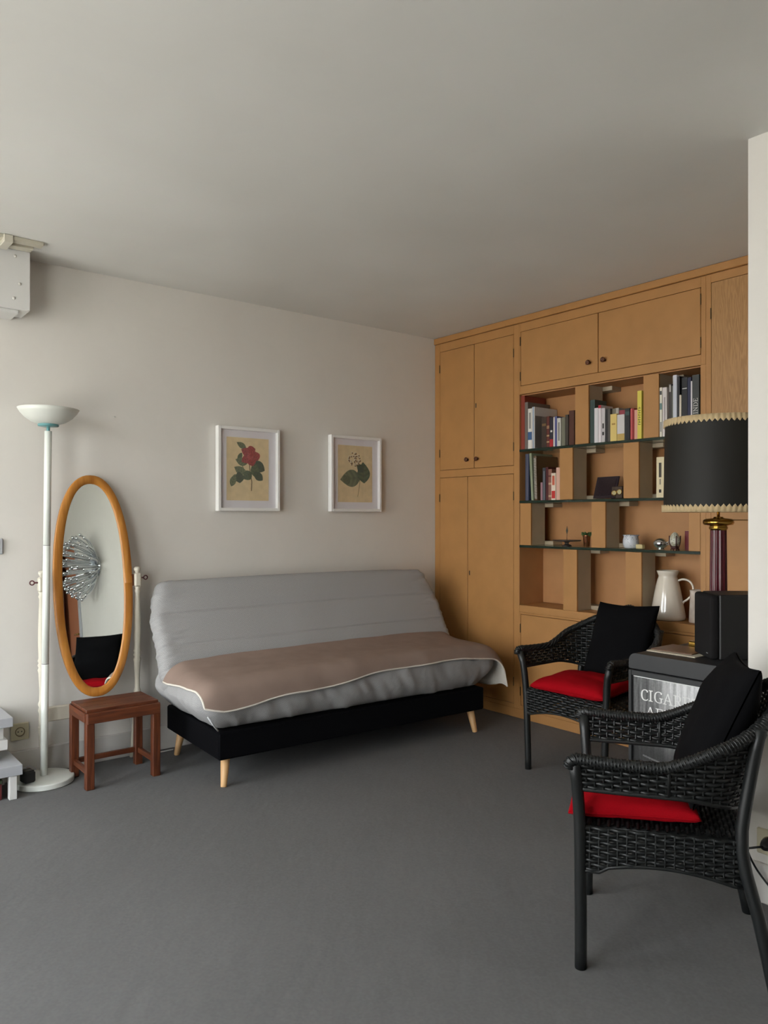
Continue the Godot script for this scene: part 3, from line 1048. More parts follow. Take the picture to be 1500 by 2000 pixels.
# ---------------------------------------------------------------- hi-fi cabinet, speaker, lamp
func hifi_corner() -> void:
	var x0 := -1.0
	var z0 := 2.228
	var z1 := 2.668
	var t := thing("media_cabinet", "black cabinet with a rounded top and a glazed black-and-white print in front", "cabinet", Vector3(x0, 0, z0))
	var w := z1 - z0
	var st := ns()
	box2(st, Vector3(0.012, 0.02, 0), Vector3(0.5, 0.655, w), 0.004)
	obj("body", st, M.black_metal, t)
	# top: shallow tray with rounded front corners
	st = ns()
	var poly := [Vector2(0, 0)]
	for k in 7:
		var a := PI / 2 * k / 6.0
		poly.append(Vector2(0.03 - 0.03 * cos(a), 0.03 + 0.03 * sin(a)))
	for k in 7:
		var a := PI / 2 * k / 6.0
		poly.append(Vector2(w - 0.03 + 0.03 * sin(a), 0.03 + 0.03 * cos(a)))
	poly.append(Vector2(w, 0))
	for i in poly.size():
		var a: Vector2 = poly[i]
		var b: Vector2 = poly[(i + 1) % poly.size()]
		quad(st, Vector3(0, 0.66 + a.y, a.x), Vector3(0, 0.66 + b.y, b.x), Vector3(0.5, 0.66 + b.y, b.x), Vector3(0.5, 0.66 + a.y, a.x))
		if i > 0 and i < poly.size() - 1:
			tri(st, Vector3(0, 0.66, 0), Vector3(0, 0.66 + b.y, b.x), Vector3(0, 0.66 + a.y, a.x))
			tri(st, Vector3(0.5, 0.66, 0), Vector3(0.5, 0.66 + a.y, a.x), Vector3(0.5, 0.66 + b.y, b.x))
	obj("top", st, M.black_metal, t)
	# front frame
	st = ns()
	box2(st, Vector3(-0.004, 0.02, 0), Vector3(0.012, 0.655, 0.014), 0.002)
	box2(st, Vector3(-0.004, 0.02, w - 0.014), Vector3(0.012, 0.655, w), 0.002)
	box2(st, Vector3(-0.004, 0.634, 0.014), Vector3(0.012, 0.655, w - 0.014), 0.002)
	box2(st, Vector3(-0.004, 0.02, 0.014), Vector3(0.012, 0.06, w - 0.014), 0.002)
	obj("front_frame", st, M.black_metal, t)
	st = ns()
	for zz in [0.03, w - 0.07]:
		box2(st, Vector3(0.03, 0, zz), Vector3(0.07, 0.02, zz + 0.04))
		box2(st, Vector3(0.42, 0, zz), Vector3(0.46, 0.02, zz + 0.04))
	obj("foot", st, M.black_plastic, t)
	st = ns()
	quad_uv(st, Vector3(0.0095, 0.06, 0.014), Vector3(0.0095, 0.06, w - 0.014), Vector3(0.0095, 0.634, w - 0.014), Vector3(0.0095, 0.634, 0.014))
	box2(st, Vector3(0.01, 0.06, 0.014), Vector3(0.0118, 0.634, w - 0.014))
	var pm := mat(Color.WHITE, 0.5)
	pm.albedo_texture = poster_tex()
	var poster := obj("print", st, pm, t, "black-and-white print with white serif lettering")
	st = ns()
	box2(st, Vector3(0.0065, 0.628, 0.016), Vector3(0.0093, 0.6325, w - 0.016), 0.001)  # white strip stands in for the light reflected by the glass bevel
	obj("painted_glint", st, M.print_white, poster, "thin white strip painted as the bright reflection on the glass bevel")
	var font := SystemFont.new()
	font.font_names = PackedStringArray(["Droid Serif"])
	var lines := [["CIGARETTES", 0.045, 0.562], ["AFTER SEX", 0.068, 0.498]]
	for l in lines:
		var tm := TextMesh.new()
		tm.font = font
		tm.text = l[0]
		tm.font_size = 64
		tm.pixel_size = 0.00093
		tm.depth = 0.0006
		tm.horizontal_alignment = HORIZONTAL_ALIGNMENT_LEFT
		var o := inst("lettering", tm, M.print_white, poster)
		o.rotation.y = -PI / 2
		var wd: float = tm.get_aabb().size.x
		o.scale = Vector3(minf(1.0, 0.345 / maxf(wd, 0.01)), 1, 1)
		o.position = Vector3(0.0088, l[2], l[1])
	# folder on top
	t = thing("leather_folder", "flat brown folder with a cream edge lying on the black cabinet", "folder", Vector3(-0.86, 0.7205, 2.30), 0.0)
	st = ns()
	box2(st, Vector3(-0.06, 0, -0.045), Vector3(0.13, 0.004, 0.16), 0.001)
	obj("pages", st, M.pages, t)
	st = ns()
	box2(st, Vector3(-0.03, 0.004, -0.045), Vector3(0.13, 0.008, 0.13), 0.001)
	obj("cover", st, mat(rgb8(104, 74, 56), 0.35), t)
	# loudspeaker
	t = thing("loudspeaker", "small black bookshelf loudspeaker standing on the black cabinet", "speaker", Vector3(-0.809, 0.7205, 2.395), 0.0)
	# local x runs along the baffle, z out of it
	var nrm := Vector3(-0.777, 0, -0.629)
	t.rotation.y = atan2(nrm.x, nrm.z)
	st = ns()
	box2(st, Vector3(0.0, 0.0, -0.205), Vector3(0.162, 0.243, -0.03), 0.004)
	obj("box", st, M.black_plastic, t)
	st = ns(true)
	softbox(st, Vector3(0.08, 0.12, 0.017), 0.012, Vector3i(12, 12, 6), func(p: Vector3, _n: Vector3) -> Vector3: return p + Vector3(0.081, 0.1215, -0.014))
	var grille := obj("grille", st, textured(mat(rgb8(26, 25, 26), 0.9, 0, 0.3), null, 60.0, bump_tex(81, 0.3, 128, 3.0, 1), 0.4), t)
	st = ns()
	bx(st, Vector3(0.128, 0.022, 0.0035), Vector3(0.014, 0.003, 0.001))
	obj("badge", st, M.grey_paint, grille)
	# table lamp
	t = thing("table_lamp", "table lamp with a fluted burgundy column, brass capital and black drum shade", "lamp", Vector3(-0.615, 0.7205, 2.39))
	st = ns()
	bx(st, Vector3(0, 0.012, 0), Vector3(0.17, 0.024, 0.17), 0.004)
	obj("base", st, M.brass, t)
	st = ns(true)
	lathe(st, V2([0.07, 0.024, 0.07, 0.036, 0.05, 0.042, 0.044, 0.052, 0.03, 0.056]), 32)
	obj("base_ring", st, M.brass, t)
	st = ns(true)
	var fl := 12
	for i in fl * 6:
		var a0 := TAU * i / (fl * 6)
		var a1 := TAU * (i + 1) / (fl * 6)
		var r0 := 0.0345 - 0.0045 * absf(cos(a0 * fl / 2.0))
		var r1 := 0.0345 - 0.0045 * absf(cos(a1 * fl / 2.0))
		quad(st, Vector3(cos(a1) * r1, 0.05, sin(a1) * r1) * Vector3(1.06, 1, 1.06), Vector3(cos(a0) * r0, 0.05, sin(a0) * r0) * Vector3(1.06, 1, 1.06), Vector3(cos(a0) * r0, 0.484, sin(a0) * r0) * Vector3(0.92, 1, 0.92), Vector3(cos(a1) * r1, 0.484, sin(a1) * r1) * Vector3(0.92, 1, 0.92))
	obj("column", st, M.wine, t)
	st = ns(true)
	lathe(st, V2([0.031, 0.478, 0.036, 0.484, 0.036, 0.491, 0.032, 0.495, 0.044, 0.499, 0.056, 0.501, 0.060, 0.509, 0.058, 0.519, 0.048, 0.525, 0.02, 0.527, 0.018, 0.533, 0.0, 0.533]), 32)
	obj("capital", st, M.brass, t)
	st = ns(true)
	tube(st, [Vector3(0, 0.53, 0), Vector3(0, 0.62, 0)], 0.006, 10)
	lathe(st, V2([0.0, 0.62, 0.017, 0.62, 0.017, 0.68, 0.0, 0.68]), 14)
	obj("stem", st, M.brass, t)
	var y0 := 0.558
	var y1 := 0.925
	var rb := 0.212
	var rt := 0.205
	st = ns(true)
	lathe(st, V2([rb, y0, rt, y1]), 64)
	var sh := obj("lamp_shade", st, M.shade, t, "black drum shade")
	st = ns(true)
	lathe(st, V2([rt - 0.003, y1, rb - 0.003, y0]), 64)
	obj("lining", st, M.shade_lining, sh)
	st = ns()
	for k in 3:
		var d := Vector3(cos(TAU * k / 3), 0, sin(TAU * k / 3))
		tube(st, [Vector3(0, 0.66, 0), d * 0.204 + Vector3(0, 0.66, 0)], 0.0018, 5)
	obj("spider", st, M.brass, sh)
	# scalloped braid at both ends of the shade
	for e in 2:
		st = ns(true)
		var sgn := 1.0 if e == 0 else -1.0
		var yb := y0 if e == 0 else y1
		var rr := (rb if e == 0 else rt) + 0.004
		var n := 66
		var rg0 := []
		var rg1 := []
		for i in n * 4 + 1:
			var a := TAU * i / (n * 4)
			var out := 1.0 + 0.012 * cos(TAU * i / 4.0)
			rg0.append(Vector3(cos(a) * rr * out, yb - sgn * 0.006, sin(a) * rr * out))
			rg1.append(Vector3(cos(a) * rr * out, yb + sgn * (0.019 + 0.006 * cos(TAU * i / 4.0)), sin(a) * rr * out))
		for i in n * 4:
			var c0: Vector3 = rg0[i]
			var c1: Vector3 = rg0[i + 1]
			quad(st, rg0[i + 1], rg0[i], rg1[i], rg1[i + 1])
			quad(st, c0 * Vector3(0.975, 1, 0.975), c1 * Vector3(0.975, 1, 0.975), rg1[i + 1] * Vector3(0.985, 1, 0.985), rg1[i] * Vector3(0.985, 1, 0.985))
			quad(st, c0, c1, c1 * Vector3(0.975, 1, 0.975), c0 * Vector3(0.975, 1, 0.975))
		obj("scalloped_braid", st, M.fringe, sh, "cream scalloped braid")

func poster_tex() -> ImageTexture:
	# grey streaky curtain folds with a pale blurred form near the foot
	var w := 256
	var h := 352
	var nz := FastNoiseLite.new()
	nz.seed = 91; nz.frequency = 0.03
	var d := PackedByteArray()
	d.resize(w * h * 4)
	for y in h:
		for x in w:
			var fx := float(x) / w
			var fy := float(y) / h
			var v := 0.36 + 0.46 * smoothstep(0.12, 0.5, fx)
			v += 0.22 * nz.get_noise_2d(x * 2.6, y * 0.18) + 0.08 * nz.get_noise_2d(x * 9.0, y * 0.5)
			v *= 1.0 - 0.62 * smoothstep(0.3, 0.55, fy)
			var q := Vector2((fx - 0.72) / 0.3, (fy - 0.55) / 0.13 + (fx - 0.7)).length()
			v += 0.45 * smoothstep(1.1, 0.3, q)
			if absf(fy - 0.52 - 0.12 * fx) < 0.006 and fx > 0.1: v += 0.25
			v += 0.05 * nz.get_noise_2d(x * 5.0, y * 5.0)
			var o := (y * w + x) * 4
			var c := int(clampf(v, 0.05, 0.92) * 255)
			d[o] = c; d[o + 1] = c; d[o + 2] = c; d[o + 3] = 255
	return ImageTexture.create_from_image(Image.create_from_data(w, h, false, Image.FORMAT_RGBA8, d))

# ---------------------------------------------------------------- floor lamp, mirror, stool, white steps
func turned_post(h: float) -> Array:
	return V2([0.0, 0.0, 0.014, 0.0, 0.015, h * 0.06, 0.013, h * 0.10, 0.019, h * 0.12, 0.013, h * 0.14, 0.019, h * 0.16, 0.013, h * 0.18, 0.012, h * 0.26,
		0.016, h * 0.36, 0.02, h * 0.38, 0.014, h * 0.395, 0.02, h * 0.41, 0.014, h * 0.425, 0.02, h * 0.44, 0.015, h * 0.455, 0.018, h * 0.56, 0.016, h * 0.7, 0.012, h * 0.84,
		0.017, h * 0.855, 0.012, h * 0.87, 0.017, h * 0.885, 0.0, h * 0.885])

func mirror_corner() -> void:
	# floor lamp
	var t := thing("floor_lamp", "white uplighter floor lamp with a bowl shade and round base", "lamp", Vector3(-2.632, 0, 0.152))
	var st := ns(true)
	lathe(st, V2([0.0, 0.0, 0.126, 0.0, 0.1325, 0.001, 0.134, 0.003, 0.134, 0.005, 0.134, 0.02, 0.134, 0.0225, 0.1325, 0.0255, 0.1295, 0.027, 0.126, 0.0273, 0.06, 0.032, 0.02, 0.034, 0.0, 0.034]), 64)
	obj("base", st, M.lamp_white, t)
	var pole := Node3D.new()
	pole.name = "pole"
	t.add_child(pole)
	pole.rotation.z = -0.012
	for s in [[0.03, 0.56], [0.56, 1.12], [1.12, 1.662]]:
		st = ns(true)
		tube(st, [Vector3(0, s[0], 0), Vector3(0, s[1] - 0.002, 0)], 0.0165, 18)
		obj("tube", st, M.lamp_white, pole)
	for y in [0.56, 1.12]:
		st = ns(true)
		tube(st, [Vector3(0, y - 0.003, 0), Vector3(0, y + 0.001, 0)], 0.0158, 18)
		obj("joint_ring", st, M.dark, pole)
	st = ns(true)
	lathe(st, V2([0.008, 1.66, 0.008, 1.682, 0.044, 1.682, 0.047, 1.686, 0.047, 1.692, 0.0, 1.692]), 24)
	obj("collar", st, M.teal, pole, "teal metal collar")
	st = ns(true)
	lathe(st, V2([0.0, 1.691, 0.045, 1.692, 0.078, 1.704, 0.106, 1.724, 0.126, 1.746, 0.137, 1.765, 0.1355, 1.766, 0.122, 1.748, 0.102, 1.728, 0.07, 1.71, 0.03, 1.70, 0.0, 1.70]), 48)
	obj("bowl_shade", st, M.lamp_bowl, pole)
	# cheval mirror
	t = thing("cheval_mirror", "oval standing mirror in an orange pine frame between white turned posts", "mirror", Vector3(-2.395, 0, 0.1))
	var swing := Node3D.new()
	swing.name = "mirror_panel"
	t.add_child(swing)
	swing.position = Vector3(0.012, 0.917, 0)
	swing.rotation.x = -deg_to_rad(6.1)
	var n := 72
	var prof := [Vector2(1.0, -0.008), Vector2(1.0, 0.006), Vector2(0.985, 0.010), Vector2(0.80, 0.010), Vector2(0.775, 0.004), Vector2(0.77, 0.0)]
	st = ns(true)
	for i in n:
		for k in prof.size():
			var q := []
			for e in [[i, k], [i + 1, k], [i + 1, (k + 1) % prof.size()], [i, (k + 1) % prof.size()]]:
				var a: float = TAU * e[0] / n
				var pr: Vector2 = prof[e[1]]
				q.append(oval(a, pr.x) + Vector3(0, 0, pr.y))
			quad(st, q[0], q[1], q[2], q[3])
	obj("oval_frame", st, M.pine, swing, "orange-stained pine oval frame")
	st = ns()
	for i in n:
		tri(st, Vector3(0, 0, 0.0012), oval(TAU * i / n, 0.776) + Vector3(0, 0, 0.0012), oval(TAU * (i + 1) / n, 0.776) + Vector3(0, 0, 0.0012))
	obj("mirror_glass", st, M.mirror, swing)
	st = ns()
	for i in n:
		tri(st, Vector3(0, 0, -0.007), oval(TAU * (i + 1) / n, 0.99) + Vector3(0, 0, -0.007), oval(TAU * i / n, 0.99) + Vector3(0, 0, -0.007))
	obj("backing", st, M.stool_y, swing)
	for s in [-1.0, 1.0]:
		st = ns(true)
		lathe(st, turned_post(0.74), 16, Vector3(0.232 * s, 0.24, 0))
		var post := obj("post", st, M.cream, t)
		st = ns()
		bx(st, Vector3(0.232 * s, 0.93, 0), Vector3(0.036, 0.07, 0.036), 0.007)
		obj("post_block", st, M.cream, post)
		st = ns(true)
		lathe(st, V2([0.0, 0.0, 0.013, 0.0, 0.009, 0.008, 0.016, 0.016, 0.017, 0.026, 0.011, 0.034, 0.0, 0.036]), 14, Vector3(0.232 * s, 0.962, 0))
		obj("finial", st, M.cream, post)
		st = ns(true)
		tube(st, [Vector3(0.232 * s + 0.018 * s, 0.94, 0), Vector3(0.232 * s + 0.034 * s, 0.94, 0)], 0.004, 8)
		var ring := []
		for k in 17: ring.append(Vector3(0.232 * s + 0.044 * s + 0.010 * cos(TAU * k / 16), 0.94 + 0.010 * sin(TAU * k / 16), 0))
		tube(st, ring, 0.0032, 6, false)
		obj("clamp_screw", st, M.wine_knob, post, "dark red wing screw")
		st = ns()
		bx(st, Vector3(0.205 * s, 0.93, 0), Vector3(0.018, 0.06, 0.012), 0.002)
		obj("pivot_plate", st, M.stool_y, post)
		st = ns(true)
		var fx: float = 0.232 * s + (0.03 if s < 0 else 0.0)
		tube(st, curve([Vector3(0.232 * s, 0.25, 0), Vector3(0.232 * s + (fx - 0.232 * s) * 0.4, 0.16, -0.03), Vector3(fx, 0.0, -0.072)], 8), [0.017, 0.017, 0.0165, 0.016, 0.015, 0.014, 0.0135, 0.013], 10)
		obj("foot", st, M.cream, post)
	st = ns()
	bx(st, Vector3(0, 0.305, 0.0), Vector3(0.44, 0.07, 0.02), 0.005)
	obj("cross_board", st, M.cream, t)
	# stool
	t = thing("wooden_stool", "small reddish-brown hardwood stool in front of the oval mirror", "stool", Vector3(-2.338, 0, 0.272))
	var hx := 0.172
	var hz := 0.126
	var top := 0.366
	for k in 3:
		st = ns()
		bx(st, Vector3(0, top - 0.007, (k - 1) * 0.0765), Vector3(hx * 2 - 0.002, 0.014, 0.0755), 0.0018)
		obj("seat_plank", st, M.stool_x, t)
	for s in [-1, 1]:
		st = ns()
		box2(st, Vector3(-hx, top - 0.062, s * hz - 0.011), Vector3(hx, top - 0.0145 if s < 0 else top - 0.013, s * hz + 0.011), 0.002)
		obj("apron", st, M.stool_x, t)
		st = ns()
		box2(st, Vector3(s * hx - 0.009, top - 0.058, -hz + 0.012), Vector3(s * hx + 0.009, top - 0.0145, hz - 0.012), 0.002)
		obj("apron", st, M.stool_z, t)
		for s2 in [-1, 1]:
			st = ns()
			box2(st, Vector3(s * (hx - 0.015) - 0.019, 0, s2 * (hz - 0.012) - 0.017), Vector3(s * (hx - 0.015) + 0.019, top - 0.0145, s2 * (hz - 0.012) + 0.017), 0.003)
			obj("leg", st, M.stool_y, t)
		st = ns()
		box2(st, Vector3(s * (hx - 0.015) - 0.009, 0.062, -hz + 0.03), Vector3(s * (hx - 0.015) + 0.009, 0.088, hz - 0.03), 0.002)
		obj("stretcher", st, M.stool_z, t)
	st = ns()
	box2(st, Vector3(-hx + 0.034, 0.064, -hz + 0.002), Vector3(hx - 0.034, 0.088, -hz + 0.02), 0.002)
	obj("stretcher", st, M.stool_x, t)
	# white stepped stand at the left edge
	t = thing("stepped_stand", "white stepped wooden stand with two tiers beside the floor lamp", "stand", Vector3(-2.76, 0, 0.17))
	st = ns()
	box2(st, Vector3(-0.6, 0.105, -0.13), Vector3(-0.002, 0.15, 0.14), 0.002)
	obj("lower_tier", st, M.grey_paint, t)
	for sx in [-0.56, -0.04]:
		for sz in [-0.11, 0.12]:
			st = ns()
			bx(st, Vector3(sx, 0.0525, sz), Vector3(0.032, 0.105, 0.032), 0.002)
			obj("leg", st, M.white_paint, t)
	st = ns()
	box2(st, Vector3(-0.54, 0.0, -0.02), Vector3(-0.06, 0.1, 0.0), 0.002)
	obj("rear_board", st, M.white_paint, t)
	st = ns()
	box2(st, Vector3(-0.6, 0.205, -0.15), Vector3(-0.045, 0.25, 0.06), 0.002)
	obj("riser_board", st, M.white_paint, t)
	st = ns()
	box2(st, Vector3(-0.5, 0.15, -0.13), Vector3(-0.08, 0.205, 0.03), 0.002)
	obj("riser_block", st, M.white_paint, t)
	for sx in [-0.54, -0.07]:
		st = ns()
		box2(st, Vector3(sx - 0.02, 0.25, -0.12), Vector3(sx + 0.014, 0.312, 0.03), 0.002)
		obj("riser_post", st, M.white_paint, t)
	st = ns()
	box2(st, Vector3(-0.6, 0.312, -0.15), Vector3(-0.03, 0.354, 0.09), 0.002)
	obj("upper_tier", st, M.grey_paint, t)
	t = thing("small_parcel", "small dark red and green box under the lower tier of the white stand", "box", Vector3(-2.88, 0, 0.24))
	st = ns()
	box2(st, Vector3(-0.05, 0, -0.05), Vector3(0.04, 0.07, 0.04), 0.003)
	obj("body", st, mat(rgb8(96, 34, 34), 0.5), t)
	st = ns()
	box2(st, Vector3(-0.052, 0.071, -0.052), Vector3(0.042, 0.09, 0.042), 0.003)
	obj("lid", st, mat(rgb8(48, 58, 34), 0.5), t)
	# power adapter on the lamp base and socket strip behind
	t = thing("power_adapter", "black power adapter lying on the round base of the floor lamp", "adapter", Vector3(-2.715, 0.033, 0.2), 0.2)
	st = ns()
	bx(st, Vector3(0, 0.025, 0), Vector3(0.05, 0.05, 0.06), 0.006)
	obj("case", st, M.black_plastic, t)
	st = ns()
	box2(st, Vector3(-0.022, 0.05, -0.025), Vector3(0.022, 0.054, 0.02), 0.001)
	obj("lid", st, M.dark, t)
	t = thing("socket_strip", "white multiple socket strip with plugs on the floor behind the lamp", "socket strip", Vector3(-2.69, 0.0, 0.03), 0.1)
	st = ns()
	box2(st, Vector3(-0.1, 0.0, -0.012), Vector3(0.03, 0.03, 0.012), 0.004)
	obj("strip", st, M.white_plastic, t)
	for k in 2:
		st = ns(true)
		tube(st, curve([Vector3(-0.03 + 0.03 * k, 0.03, 0), Vector3(-0.02 + 0.03 * k, 0.052, 0.004), Vector3(0.0 + 0.03 * k, 0.05, 0.01), Vector3(0.02 + 0.03 * k, 0.034, 0.012)], 10), 0.004, 6)
		obj("plug_lead", st, M.grey_paint, t)
	st = ns(true)
	tube(st, curve([Vector3(-2.165, 0.30, 0.012), Vector3(-2.165, 0.2, 0.02), Vector3(-2.15, 0.1, 0.022), Vector3(-2.11, 0.035, 0.03), Vector3(-2.05, 0.006, 0.05), Vector3(-1.95, 0.006, 0.06)], 26), 0.0035, 6)
	var cable := obj("cable", st, M.cable)
	tag(cable, "thin white cable running down the wall between stool and sofa", "cable")

func oval(a: float, k: float) -> Vector3:
	# superellipse outline; k scales the frame inwards by a constant breadth
	var inset := (1.0 - k) * 0.193
	var c := cos(a)
	var s := sin(a)
	var e := 2.0 / 2.25
	return Vector3(signf(c) * pow(absf(c), e) * (0.193 - inset), signf(s) * pow(absf(s), e) * (0.549 - inset), 0)

# ---------------------------------------------------------------- framed prints
func leafshape(im: Image, cx: float, cy: float, ang: float, len: float, wid: float, c: Color) -> void:
	var w := im.get_width()
	var h := im.get_height()
	var d := Vector2.from_angle(ang)
	for y in range(maxi(0, int((cy - len) * h)), mini(h, int((cy + len) * h))):
		for x in range(maxi(0, int((cx - len * 1.6) * w)), mini(w, int((cx + len * 1.6) * w))):
			var p := Vector2((float(x) / w - cx) * w / h, float(y) / h - cy)
			var a := p.dot(d) / len * 2.0
			var b := p.dot(Vector2(-d.y, d.x)) / wid * 2.0
			if absf(a) < 1.0 and absf(b) < (1.0 - a * a) * (1.0 + 0.25 * a):
				var k := 0.9 if absf(b) < 0.12 else 1.0
				k += 0.10 * sin(a * 14.0 + absf(b) * 5.0)
				im.set_pixel(x, y, Color(c.r * k, c.g * k, c.b * k))

func stem(im: Image, pts: Array, r: float, c: Color) -> void:
	var w := im.get_width()
	var h := im.get_height()
	for i in pts.size() - 1:
		for k in 60:
			var p: Vector2 = (pts[i] as Vector2).lerp(pts[i + 1], k / 60.0)
			for dx in range(-3, 4):
				for dy in range(-3, 4):
					if Vector2(dx, dy).length() <= r:
						im.set_pixel(clampi(int(p.x * w) + dx, 0, w - 1), clampi(int(p.y * h) + dy, 0, h - 1), c)

func botanical(kind: int) -> ImageTexture:
	var w := 240
	var h := 330
	var im := Image.create(w, h, false, Image.FORMAT_RGBA8)
	var nz := FastNoiseLite.new()
	nz.seed = 100 + kind; nz.frequency = 0.02
	for y in h:
		for x in w:
			var k := 0.97 + 0.05 * nz.get_noise_2d(x, y)
			im.set_pixel(x, y, Color(0.90 * k, 0.81 * k, 0.63 * k))
	var g1 := rgb8(70, 86, 52)
	var g2 := rgb8(96, 104, 70)
	var g3 := rgb8(52, 70, 44)
	if kind == 0:
		stem(im, [Vector2(0.58, 0.84), Vector2(0.59, 0.7), Vector2(0.55, 0.55), Vector2(0.53, 0.4)], 2.2, rgb8(110, 88, 60))
		stem(im, [Vector2(0.55, 0.6), Vector2(0.4, 0.5), Vector2(0.3, 0.36)], 1.5, g1)
		for l in [[0.34, 0.12, 0.5, 0.15, 0.07, g2], [0.3, 0.31, -1.1, 0.13, 0.055, g1], [0.34, 0.38, 0.3, 0.17, 0.10, g2], [0.3, 0.52, 0.5, 0.17, 0.10, g2], [0.29, 0.63, 1.45, 0.15, 0.12, g3],
				[0.15, 0.68, 1.9, 0.17, 0.08, g2], [0.48, 0.60, -0.6, 0.15, 0.12, g1], [0.72, 0.44, 0.5, 0.24, 0.14, g3], [0.66, 0.5, 1.5, 0.2, 0.11, g1], [0.74, 0.6, 0.7, 0.17, 0.10, g3]]:
			leafshape(im, l[0], l[1], l[2], l[3] * 1.25, l[4] * 1.3, l[5])
		for p in [[0.45, 0.22, 0.4, 0.16, 0.12], [0.56, 0.2, -0.4, 0.16, 0.13], [0.68, 0.28, 1.1, 0.15, 0.13], [0.45, 0.34, -0.5, 0.16, 0.12], [0.58, 0.36, 1.3, 0.16, 0.13], [0.55, 0.28, 0.2, 0.17, 0.15]]:
			leafshape(im, p[0], p[1], p[2], p[3] * 1.12, p[4] * 1.15, rgb8(152, 42, 44))
		leafshape(im, 0.55, 0.29, 0.8, 0.13, 0.11, rgb8(174, 66, 64))
		leafshape(im, 0.58, 0.27, -0.6, 0.07, 0.05, rgb8(150, 36, 40))
	else:
		stem(im, [Vector2(0.57, 0.9), Vector2(0.63, 0.66), Vector2(0.62, 0.44), Vector2(0.48, 0.3)], 1.8, rgb8(124, 112, 74))
		leafshape(im, 0.36, 0.58, -0.12, 0.44, 0.3, g2)
		leafshape(im, 0.24, 0.6, 0.9, 0.2, 0.14, g1)
		leafshape(im, 0.74, 0.47, 1.5, 0.38, 0.27, g1)
		leafshape(im, 0.64, 0.39, 0.9, 0.2, 0.13, g3)
		var rng := RandomNumberGenerator.new()
		rng.seed = 7
		for k in 46:
			var a := rng.randf() * TAU
			var r := sqrt(rng.randf()) * 0.125
			var c := Vector2(0.46 + cos(a) * r * 1.4, 0.235 + sin(a) * r)
			leafshape(im, c.x, c.y, rng.randf() * 6.0, 0.045, 0.032, rgb8(226, 214, 184))
			leafshape(im, c.x + 0.012, c.y + 0.01, rng.randf() * 6.0, 0.034, 0.026, rgb8(122, 88, 46))
	return ImageTexture.create_from_image(im)

func pictures() -> void:
	var lab := ["white-framed print of a red flower with green leaves above the sofa", "white-framed print of a pale flower head with broad leaves above the sofa"]
	for k in 2:
		var xc: float = [-1.477, -0.708][k]
		var t := thing("framed_print", lab[k], "picture", Vector3(xc, 1.529, 0.0), 0.0, "botanical prints above the sofa")
		var hw := 0.2
		var hh := 0.241
		var st := ns()
		for s in [-1.0, 1.0]:
			box2(st, Vector3(s * hw - (0.018 if s > 0 else 0.0), -hh, 0.004), Vector3(s * hw + (0.018 if s < 0 else 0.0), hh, 0.042), 0.002)
			box2(st, Vector3(-hw + 0.018, s * hh - (0.018 if s > 0 else 0.0), 0.004), Vector3(hw - 0.018, s * hh + (0.018 if s < 0 else 0.0), 0.042), 0.002)
		obj("frame", st, M.frame_white, t)
		st = ns()
		box2(st, Vector3(-hw + 0.016, -hh + 0.016, 0.006), Vector3(hw - 0.016, hh - 0.016, 0.0205))
		obj("mount", st, M.mount, t)
		st = ns()
		var cx: float = [-0.003, 0.0][k]
		quad_uv(st, Vector3(cx - 0.136, -0.18, 0.0225), Vector3(cx + 0.136, -0.18, 0.0225), Vector3(cx + 0.136, 0.182, 0.0225), Vector3(cx - 0.136, 0.182, 0.0225))
		box2(st, Vector3(cx - 0.136, -0.18, 0.0208), Vector3(cx + 0.136, 0.182, 0.0222))
		var pm := mat(Color.WHITE, 0.8)
		pm.albedo_texture = botanical(k)
		obj("botanical_print", st, pm, t)
		st = ns()
		quad(st, Vector3(-hw + 0.017, -hh + 0.017, 0.034), Vector3(hw - 0.017, -hh + 0.017, 0.034), Vector3(hw - 0.017, hh - 0.017, 0.034), Vector3(-hw + 0.017, hh - 0.017, 0.034))
		obj("glazing", st, M.pane, t)

# ---------------------------------------------------------------- books
# each row: z of the left side, thickness, height, depth, set-back from the shelf edge, lean, cover colour, label, spine marks
func book(y: float, z: float, w: float, h: float, dep: float, back: float, lean: float, c: Color, label: String, group: String, marks := [], hard := true) -> Node3D:
	var t := thing("book", label, "book", Vector3(back, y + 0.0004, z), 0.0, group)
	t.rotation.x = lean
	var cov := mat(c, 0.5)
	var st := ns()
	var bd := minf(0.0025, w * 0.18)
	box2(st, Vector3(0, 0, 0.0004), Vector3(dep, h, bd))
	box2(st, Vector3(0, 0, w - bd), Vector3(dep, h, w - 0.0004))
	box2(st, Vector3(0, 0, bd), Vector3(bd, h, w - bd))
	obj("cover", st, cov, t)
	st = ns()
	var ins := 0.003 if hard else 0.0003
	box2(st, Vector3(bd, ins, bd), Vector3(dep - ins, h - ins, w - bd))
	obj("pages", st, M.pages, t)
	for mk in marks:   # [from, to as shares of the height, share of the breadth, colour]
		st = ns()
		var b: float = w * mk[2] * 0.5
		box2(st, Vector3(-0.0006, h * mk[0], w * 0.5 - b), Vector3(0.0, h * mk[1], w * 0.5 + b))
		obj("spine_label", st, mat(mk[3], 0.6), t)
	return t

